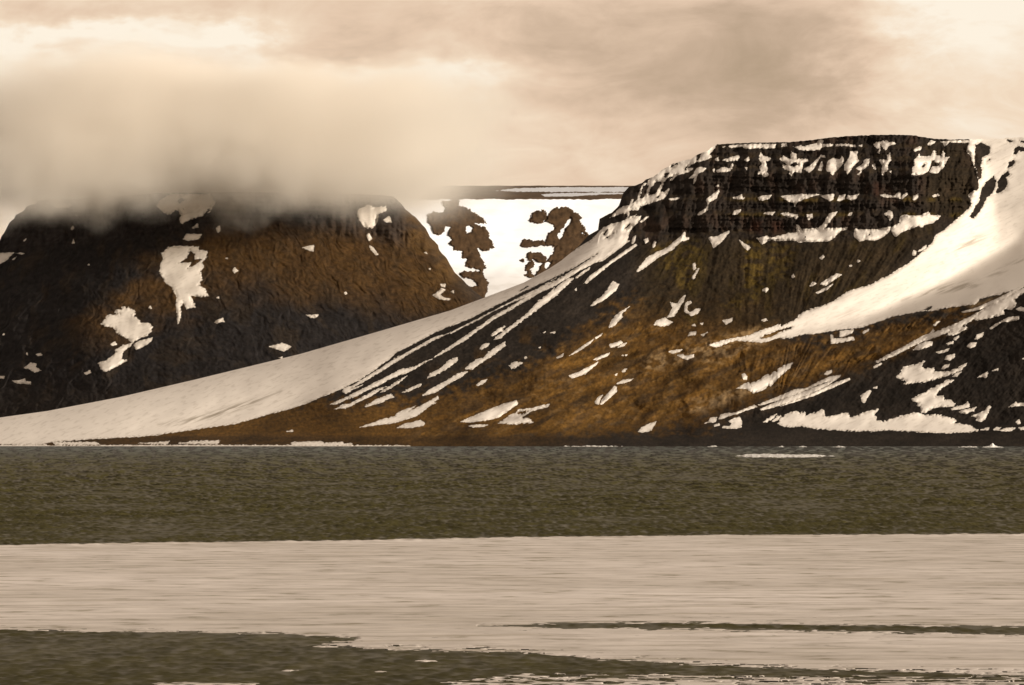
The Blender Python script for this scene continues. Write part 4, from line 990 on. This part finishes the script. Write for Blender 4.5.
T.b.inputs['Specular IOR Level'].default_value = 0.16
wt = grid_mesh('water', Pw, T.m, attrs={'far_sheen': sstep(2600, 5600, Pw[..., 1])}, recentre=False)
tag(wt, 'dark olive wind ruffled sea between the ice and the shore', 'water', kind='structure')

# =================================================================== FLOATING ICE
T = NT('sea_ice')
n_a = noise_node(T, 0.15, 6, rough=0.62, stretch=(0.9, 0.75, 1))
n_c = noise_node(T, 0.16, 5, rough=0.6, stretch=(0.28, 1.0, 1))
n_b = noise_node(T, 0.012, 4, rough=0.5, stretch=(1, 1, 1))
ca = ramp(T, n_a, [(0.33, (0.36, 0.325, 0.25)), (0.42, (0.67, 0.625, 0.59)), (0.62, (0.82, 0.77, 0.735))])
cc = ramp(T, n_c, [(0.34, (0.74, 0.72, 0.66)), (0.48, (1, 1, 1)), (0.66, (1.08, 1.08, 1.08))])
cb = ramp(T, n_b, [(0.36, (0.86, 0.85, 0.83)), (0.64, (1.08, 1.08, 1.09))])
T.l(mixc(T, 'MULTIPLY', 1.0, mixc(T, 'MULTIPLY', 1.0, ca, cc), cb), T.b.inputs['Base Color'])
set_in(T.b, Roughness=0.75)
T.b.inputs['Specular IOR Level'].default_value = 0.2
ICE = T.m
T = NT('clean_floe_ice')
T.b.inputs['Base Color'].default_value = (0.86, 0.87, 0.86, 1)
set_in(T.b, Roughness=0.5)
FLOE = T.m


def floe(name, label, polys, holes=(), thick=0.35, amp=1.0, ex=22, ey=1.1, step=(1.0, 0.35), mat=None, rough=0.10, cat='ice floe', group=None, dom=None):
    allp = np.concatenate(polys)
    lo_, hi_ = max(allp[:, 0].min() - 6, -480), min(allp[:, 0].max() + 6, 1490)
    us = np.concatenate([np.arange(lo_, min(-20, hi_), 3.0), np.arange(max(lo_, -20), min(hi_, 1046), step[0]), np.arange(max(lo_, 1046), hi_, 3.0)])
    vs = np.arange(allp[:, 1].min() - 3, min(allp[:, 1].max() + 3, 698), step[1])
    U, V = np.meshgrid(us, vs)
    SEED[0] += 7
    S = np.full(U.shape, -99.0)
    for P in polys:
        S = np.maximum(S, sdf(P, U, V))
    for P in holes:
        S = np.minimum(S, -sdf(P, U, V))
    S = S + amp * (1 + 2.6 * sstep(608, 650, V) * (cat == 'ice sheet')) * (0.8 * fbm(U / ex, V / ey, 4, SEED[0]) + 0.35 * fbm(U / 10, V / 0.9, 2, SEED[0] + 3))
    S = S - (5.0 + 7.0 * (cat == 'thin ice')) * sstep(0.15 - 0.40 * (cat == 'thin ice'), 0.7, fbm(U / 42, V / 1.5, 4, SEED[0] + 9)) * (sstep(600, 660, V) * (cat == 'ice sheet') + 1.0 * (cat == 'thin ice'))
    Yd = CAM_H * FPX / (V - HOR)
    X = (U - CX) / FPX * Yd
    lump = rough * fbm(X / 3.0, Yd / 5.0, 3, SEED[0] + 2)
    edge = (thick * 0.1 + 0.20 * (cat == 'ice sheet') * sstep(565, 555, V)) * np.exp(-((S - 1.0) / 0.9) ** 2) * np.clip(0.4 + perlin(X / 2.2, Yd / 6, SEED[0] + 1), 0, 1)
    Z = thick * np.clip(S / 0.7, -1.6, 1) + np.where(S > 0, lump + edge, 0)
    Z = np.where(S < -1.0, -0.16, Z)
    ok = S > -2.0
    fm = ok[:-1, :-1] & ok[1:, :-1] & ok[:-1, 1:] & ok[1:, 1:]
    o = grid_mesh(name, np.stack([X, Yd, Z], -1), mat or ICE, fm)
    return tag(o, label, cat, group)


floe('ice_sheet', 'wide flat sheet of pale streaked sea ice across the foreground water',
     [ICE_OUT],
     holes=[LEAD],
     thick=0.06, amp=0.9, ex=38, rough=0.02, cat='ice sheet')
GF = 'loose ice floes in the near water'
for lab, poly in (('short thin floe in the dark water just below the sheet, leftmost one', [(280, 670.6), (292, 669.3), (302, 670.2), (292, 671.6)]),
                  ('tiny floe floating right of the leftmost short floe', [(372, 672.6), (381, 670.8), (390, 672), (381, 673.6)]),
                  ('thin slanting floe streak at the bottom left of the dark water', [(150, 684), (190, 682.5), (260, 683.5), (250, 687), (160, 687)]),
                  ('small floe close under the point of the ice sheet', [(408, 661.5), (425, 660), (440, 661), (425, 662.8)])):
    floe('ice_floe', lab, [np.array(poly, float)], thick=0.08, amp=1.0, ex=16, rough=0.02, group=GF)
floe('thin_ice', 'thin broken ice streaked over the dark water at the bottom edge, right of its middle', [np.array([(425, 684), (520, 673.5), (640, 674), (760, 675.5), (900, 677), (1100, 675.5), (1545, 700), (425, 700)], float)],
     thick=0.07, amp=1.6, ex=40, ey=1.0, rough=0.02, cat='thin ice')
floe('ice_floe', 'long bright floe alone on the far water below the right mountain', [pts('p', (735, 456), (752, 454.6), (780, 454.9), (812, 455.2), (836, 456.3), (812, 457.2), (770, 457.6), (745, 457.2))],
     thick=0.9, amp=0.35, ex=9, ey=2.0, step=(0.6, 0.2), mat=FLOE, rough=0.35)
GS = 'small ice pieces along the far shore'
for lab, (a, b_, y) in (('thin ice line at the far shore left of the comma shaped snow patch', (560, 625, 446.4)), ('small ice piece at the far shore below the comma shaped snow patch', (706, 719, 446.6)),
                        ('short ice piece at the far shore below the parallel snow lines', (778, 786, 446.8)), ('ice piece at the far shore under the left end of the snowbank', (799, 807, 446.9)),
                        ('thin ice line at the far shore under the middle of the snowbank', (831, 846, 447.0)), ('ragged ice line at the far shore left of the iceberg', (958, 980, 447.2))):
    floe('ice_piece', lab, [np.array([(a, y), ((a + b_) / 2, y - 0.7), (b_, y), ((a + b_) / 2, y + 0.5)], float)], thick=0.9, amp=0.25, ex=4, ey=2.0, step=(0.5, 0.2), mat=FLOE, rough=0.6, cat='ice piece', group=GS)


def berg(label, u, v, prof, depth, name='iceberg', cat='iceberg'):
    """heap of ice; prof = (offset px, height m)"""
    Y = CAM_H * FPX / (v - HOR)
    px = Y / FPX
    xs = np.linspace(prof[0][0], prof[-1][0], 60)
    hs = np.interp(xs, [p[0] for p in prof], [p[1] for p in prof])
    ys = np.linspace(-1, 1, 24)
    Xs, Ys = np.meshgrid(xs, ys)
    H = hs[None] * (1 - np.abs(Ys) ** 2.2) * (1 + 0.35 * perlin(Xs / 1.5, Ys * 2.2, 701)) - 0.35
    P = np.stack([(u - CX) * px + Xs * px, Y + Ys * depth, H], -1)
    o = grid_mesh(name, P[:, ::1], FLOE)
    return tag(o, label, cat)


berg('small white iceberg with one peak at the far shore near the picture edge', 990, 447.4, [(-9, 0), (-7, 0.9), (-4, 1.1), (-2, 1.5), (0, 1.9), (2, 3.6), (3.4, 3.2), (5, 2.0), (8, 1.1), (12, 0.8), (16, 0)], 7)
berg('tiny white ice lump standing at the far shore, middle of the picture', 442.5, 446.2, [(-4, 0), (-2.8, 2.2), (-1.5, 2.4), (0, 1.3), (2, 1.6), (3.5, 1.2), (4.5, 0)], 4, 'ice_lump', 'ice lump')
berg('tiny ice lump at the far shore under the left end of the brown tundra', 47, 445.8, [(-3, 0), (-1.5, 1.4), (0, 1.2), (1.2, 2.6), (2, 1.2), (4, 0)], 4, 'ice_lump', 'ice lump')

# =================================================================== LOW CLOUD on the left mountain
bx = np.array([(-1150, 8000, 262), (330, 9150, 640)], float)
me = bpy.data.meshes.new('clouds')
vs = [(x, y, z) for x in (bx[0, 0], bx[1, 0]) for y in (bx[0, 1], bx[1, 1]) for z in (bx[0, 2], bx[1, 2])]
ctr = bx.mean(0)
me.from_pydata([tuple(np.array(q_) - ctr) for q_ in vs], [], [(0, 1, 3, 2), (4, 6, 7, 5), (0, 4, 5, 1), (2, 3, 7, 6), (0, 2, 6, 4), (1, 5, 7, 3)])
cl = bpy.data.objects.new('clouds', me)
cl.location = ctr
COL.objects.link(cl)
tag(cl, 'soft tan cloud bank draped over the top of the left mountain', kind='stuff')
M = bpy.data.materials.new('cloud_vapour')
M.use_nodes = True
t = M.node_tree
t.nodes.clear()
out = t.nodes.new('ShaderNodeOutputMaterial')
pv = t.nodes.new('ShaderNodeVolumePrincipled')
pv.inputs['Color'].default_value = (1.0, 0.972, 0.93, 1)
pv.inputs['Anisotropy'].default_value = -0.12
t.links.new(pv.outputs[0], out.inputs['Volume'])


def mn(op, a, b=None, c=None, clamp=False):
    nd = t.nodes.new('ShaderNodeMath')
    nd.operation = op
    nd.use_clamp = clamp
    for i, x in enumerate((a, b, c)):
        if x is None:
            continue
        if isinstance(x, (int, float)):
            nd.inputs[i].default_value = x
        else:
            t.links.new(x, nd.inputs[i])
    return nd.outputs[0]


def mrange(x, a, b, c=0.0, d=1.0):
    nd = t.nodes.new('ShaderNodeMapRange')
    nd.interpolation_type = 'SMOOTHSTEP'
    for i, q_ in enumerate((a, b, c, d)):
        nd.inputs[1 + i].default_value = q_
    t.links.new(x, nd.inputs[0])
    return nd.outputs[0]


tc = t.nodes.new('ShaderNodeTexCoord')
nz = t.nodes.new('ShaderNodeTexNoise')
nz.inputs['Scale'].default_value = 0.0062
nz.inputs['Detail'].default_value = 5
nz.inputs['Roughness'].default_value = 0.55
t.links.new(tc.outputs['Object'], nz.inputs['Vector'])
sp = t.nodes.new('ShaderNodeSeparateXYZ')
t.links.new(tc.outputs['Object'], sp.inputs[0])
sx, sy, sz = sp.outputs
nz2 = t.nodes.new('ShaderNodeTexNoise')
nz2.inputs['Scale'].default_value = 0.019
nz2.inputs['Detail'].default_value = 5
nz2.inputs['Roughness'].default_value = 0.6
t.links.new(tc.outputs['Object'], nz2.inputs['Vector'])
nf_ = mn('MULTIPLY_ADD', mn('SUBTRACT', nz2.outputs['Fac'], 0.5), 0.40, mn('SUBTRACT', nz.outputs['Fac'], 0.5))
zz = mn('MULTIPLY_ADD', nf_, 185.0, sz)                 # ragged in height
xx = mn('MULTIPLY_ADD', nf_, 500.0, sx)
hole_ = mn('POWER', 2.718, mn('MULTIPLY', mn('POWER', mn('DIVIDE', mn('ADD', sx, 20.0), 48.0), 2.0), -1.0))
low = mrange(mn('MULTIPLY_ADD', hole_, -22.0, zz), -160, -70)                             # cloud base
high = mrange(zz, 70, -35)                             # fades upward
lft = mrange(xx, -420, -60)
rgt = mrange(xx, 400, 130)
fr_ = mrange(sy, -570, -420)
bk_ = mrange(sy, 480, 200)
d1 = mn('MULTIPLY', mn('MULTIPLY', low, high), mn('MULTIPLY', lft, rgt))
d2 = mn('MULTIPLY', mn('MULTIPLY', fr_, bk_), d1)
d3 = mn('MULTIPLY', d2, mrange(nz2.outputs['Fac'], 0.3, 0.65, 0.5, 1.0))
dens = mn('MULTIPLY', d3, 0.038)
t.links.new(dens, pv.inputs['Density'])
me.materials.append(M)
M.cycles.volume_step_rate = 1.0
M.cycles.volume_sampling = 'DISTANCE'

# =================================================================== SKY AND SUN
SUN_AZ = math.radians(56)      # to the right of straight behind the camera
SUN_EL = math.radians(12.5)
sdir = np.array([math.sin(SUN_AZ) * math.cos(SUN_EL), -math.cos(SUN_AZ) * math.cos(SUN_EL), math.sin(SUN_EL)])
ld = bpy.data.lights.new('sun', 'SUN')
ld.energy = 4.6
ld.angle = math.radians(0.6)
ld.color = (1.0, 0.87, 0.70)
lo = bpy.data.objects.new('sun', ld)
COL.objects.link(lo)
from mathutils import Vector
lo.rotation_euler = Vector(tuple(-sdir)).to_track_quat('-Z', 'Y').to_euler()
lo.location = (0, 0, 500)

w = bpy.data.worlds.new('World')
scene.world = w
w.use_nodes = True
t = w.node_tree
t.nodes.clear()
out = t.nodes.new('ShaderNodeOutputWorld')
bg = t.nodes.new('ShaderNodeBackground')
bg.inputs['Strength'].default_value = 0.1
t.links.new(bg.outputs[0], out.inputs[0])
sky = t.nodes.new('ShaderNodeTexSky')
sky.sky_type = 'NISHITA'
sky.sun_disc = False
sky.sun_elevation = SUN_EL
sky.sun_rotation = math.atan2(sdir[0], sdir[1])
tc = t.nodes.new('ShaderNodeTexCoord')
sp = t.nodes.new('ShaderNodeSeparateXYZ')
t.links.new(tc.outputs['Generated'], sp.inputs[0])
az = mn('MULTIPLY', mn('ARCTAN2', sp.outputs[0], sp.outputs[1]), FPX / 1000)     # 1 = a thousand pixels
el = mn('MULTIPLY', mn('ARCSINE', sp.outputs[2]), FPX / 1000)
cmb = t.nodes.new('ShaderNodeCombineXYZ')
t.links.new(az, cmb.inputs[0])
t.links.new(mn('MULTIPLY', el, 2.2), cmb.inputs[1])


def wnoise(scale, detail, rough, off, dist=0.0):
    mp = t.nodes.new('ShaderNodeMapping')
    mp.inputs['Location'].default_value = off
    t.links.new(cmb.outputs[0], mp.inputs['Vector'])
    n_ = t.nodes.new('ShaderNodeTexNoise')
    n_.inputs['Scale'].default_value = scale
    n_.inputs['Detail'].default_value = detail
    n_.inputs['Roughness'].default_value = rough
    n_.inputs['Distortion'].default_value = dist
    t.links.new(mp.outputs[0], n_.inputs['Vector'])
    return mn('SUBTRACT', n_.outputs['Fac'], 0.5)


wx = wnoise(5.0, 4, 0.6, (3.1, 1.7, 0))
wy = wnoise(5.0, 4, 0.6, (9.4, 5.2, 0))
f_lo = wnoise(2.6, 6, 0.55, (0.3, 8.8, 0), 0.3)
f_hi = wnoise(7.5, 8, 0.62, (5.5, 2.2, 0), 0.9)
wx2 = wnoise(14.0, 6, 0.6, (1.5, 6.2, 0))
wy2 = wnoise(14.0, 6, 0.6, (7.5, 3.2, 0))
azw = mn('MULTIPLY_ADD', wx2, 0.16, mn('MULTIPLY_ADD', wx, 0.20, az))
elw = mn('MULTIPLY_ADD', wy2, 0.07, mn('MULTIPLY_ADD', wy, 0.09, el))
val = mn('MULTIPLY_ADD', f_lo, 0.55, 0.74)
val = mn('MULTIPLY_ADD', f_hi, 0.62, val)
for (pu, pv_, wu, wv, amp) in ((90, 40, 70, 11, 0.30), (245, 42, 50, 10, 0.28), (150, 70, 50, 12, 0.20), (400, 80, 110, 20, 0.34), (340, 55, 50, 14, -0.22), (100, 12, 160, 12, -0.12),
                               (640, 55, 200, 62, -0.30), (770, 75, 110, 60, -0.26), (520, 40, 90, 40, -0.14), (985, 60, 90, 110, 0.20), (950, 8, 70, 25, 0.22), (470, 120, 90, 40, 0.16), (10, 190, 40, 60, 0.18), (600, 170, 140, 26, 0.02), (10, 60, 40, 20, 0.2)):
    a0 = math.atan((pu - CX) / FPX) * FPX / 1000
    e0 = math.atan((HOR - pv_) / FPX) * FPX / 1000
    dx = mn('DIVIDE', mn('SUBTRACT', azw, a0), wu / 1000)
    dy = mn('DIVIDE', mn('SUBTRACT', elw, e0), wv / 1000)
    r2 = mn('ADD', mn('MULTIPLY', dx, dx), mn('MULTIPLY', dy, dy))
    g = mn('POWER', 2.718, mn('MULTIPLY', r2, -0.7))
    val = mn('MULTIPLY_ADD', g, amp, val)
rp = t.nodes.new('ShaderNodeValToRGB')
els = rp.color_ramp.elements
stops = [(0.10, (4.5, 3.25, 2.2)), (0.36, (6.0, 4.35, 3.1)), (0.58, (8.0, 5.9, 4.3)), (0.78, (9.2, 7.3, 5.5)), (1.0, (10.2, 9.1, 7.6))]
while len(els) < len(stops):
    els.new(0.5)
for e_, (p_, c_) in zip(els, stops):
    e_.position = p_
    e_.color = (*c_, 1)
t.links.new(val, rp.inputs[0])
mx = t.nodes.new('ShaderNodeMix')
mx.data_type = 'RGBA'
mx.inputs[0].default_value = 0.95
t.links.new(sky.outputs[0], mx.inputs[6])
t.links.new(rp.outputs[0], mx.inputs[7])
ovh = t.nodes.new('ShaderNodeMix')
ovh.data_type = 'RGBA'
ovh.blend_type = 'MULTIPLY'
t.links.new(mrange(sp.outputs[2], 0.07, 0.40), ovh.inputs[0])
t.links.new(mx.outputs[2], ovh.inputs[6])
ovh.inputs[7].default_value = (0.45, 0.455, 0.47, 1)      # sky dimmed and greyed overhead, out of view, to cut ambient light
t.links.new(ovh.outputs[2], bg.inputs['Color'])

# =================================================================== CAMERA AND RENDER
cd = bpy.data.cameras.new('camera')
cd.sensor_width = 36
cd.lens = FPX / 1024 * 36
cd.clip_start = 1
cd.clip_end = 150000
co = bpy.data.objects.new('camera', cd)
COL.objects.link(co)
co.location = (0, 0, CAM_H)
co.rotation_euler = (math.radians(90) + math.atan((HOR - 342.5) / FPX), 0, 0)
scene.camera = co

vs_ = scene.view_settings
scene.display_settings.display_device = 'sRGB'
vs_.view_transform = 'Standard'
vs_.look = 'None'
vs_.exposure = 0
vs_.gamma = 1
vs_.use_curve_mapping = False
cy = scene.cycles
cy.use_denoising = True
cy.max_bounces = 12
cy.diffuse_bounces = 2
cy.glossy_bounces = 2
cy.volume_bounces = 10
cy.volume_max_steps = 256
cy.volume_step_rate = 1.0
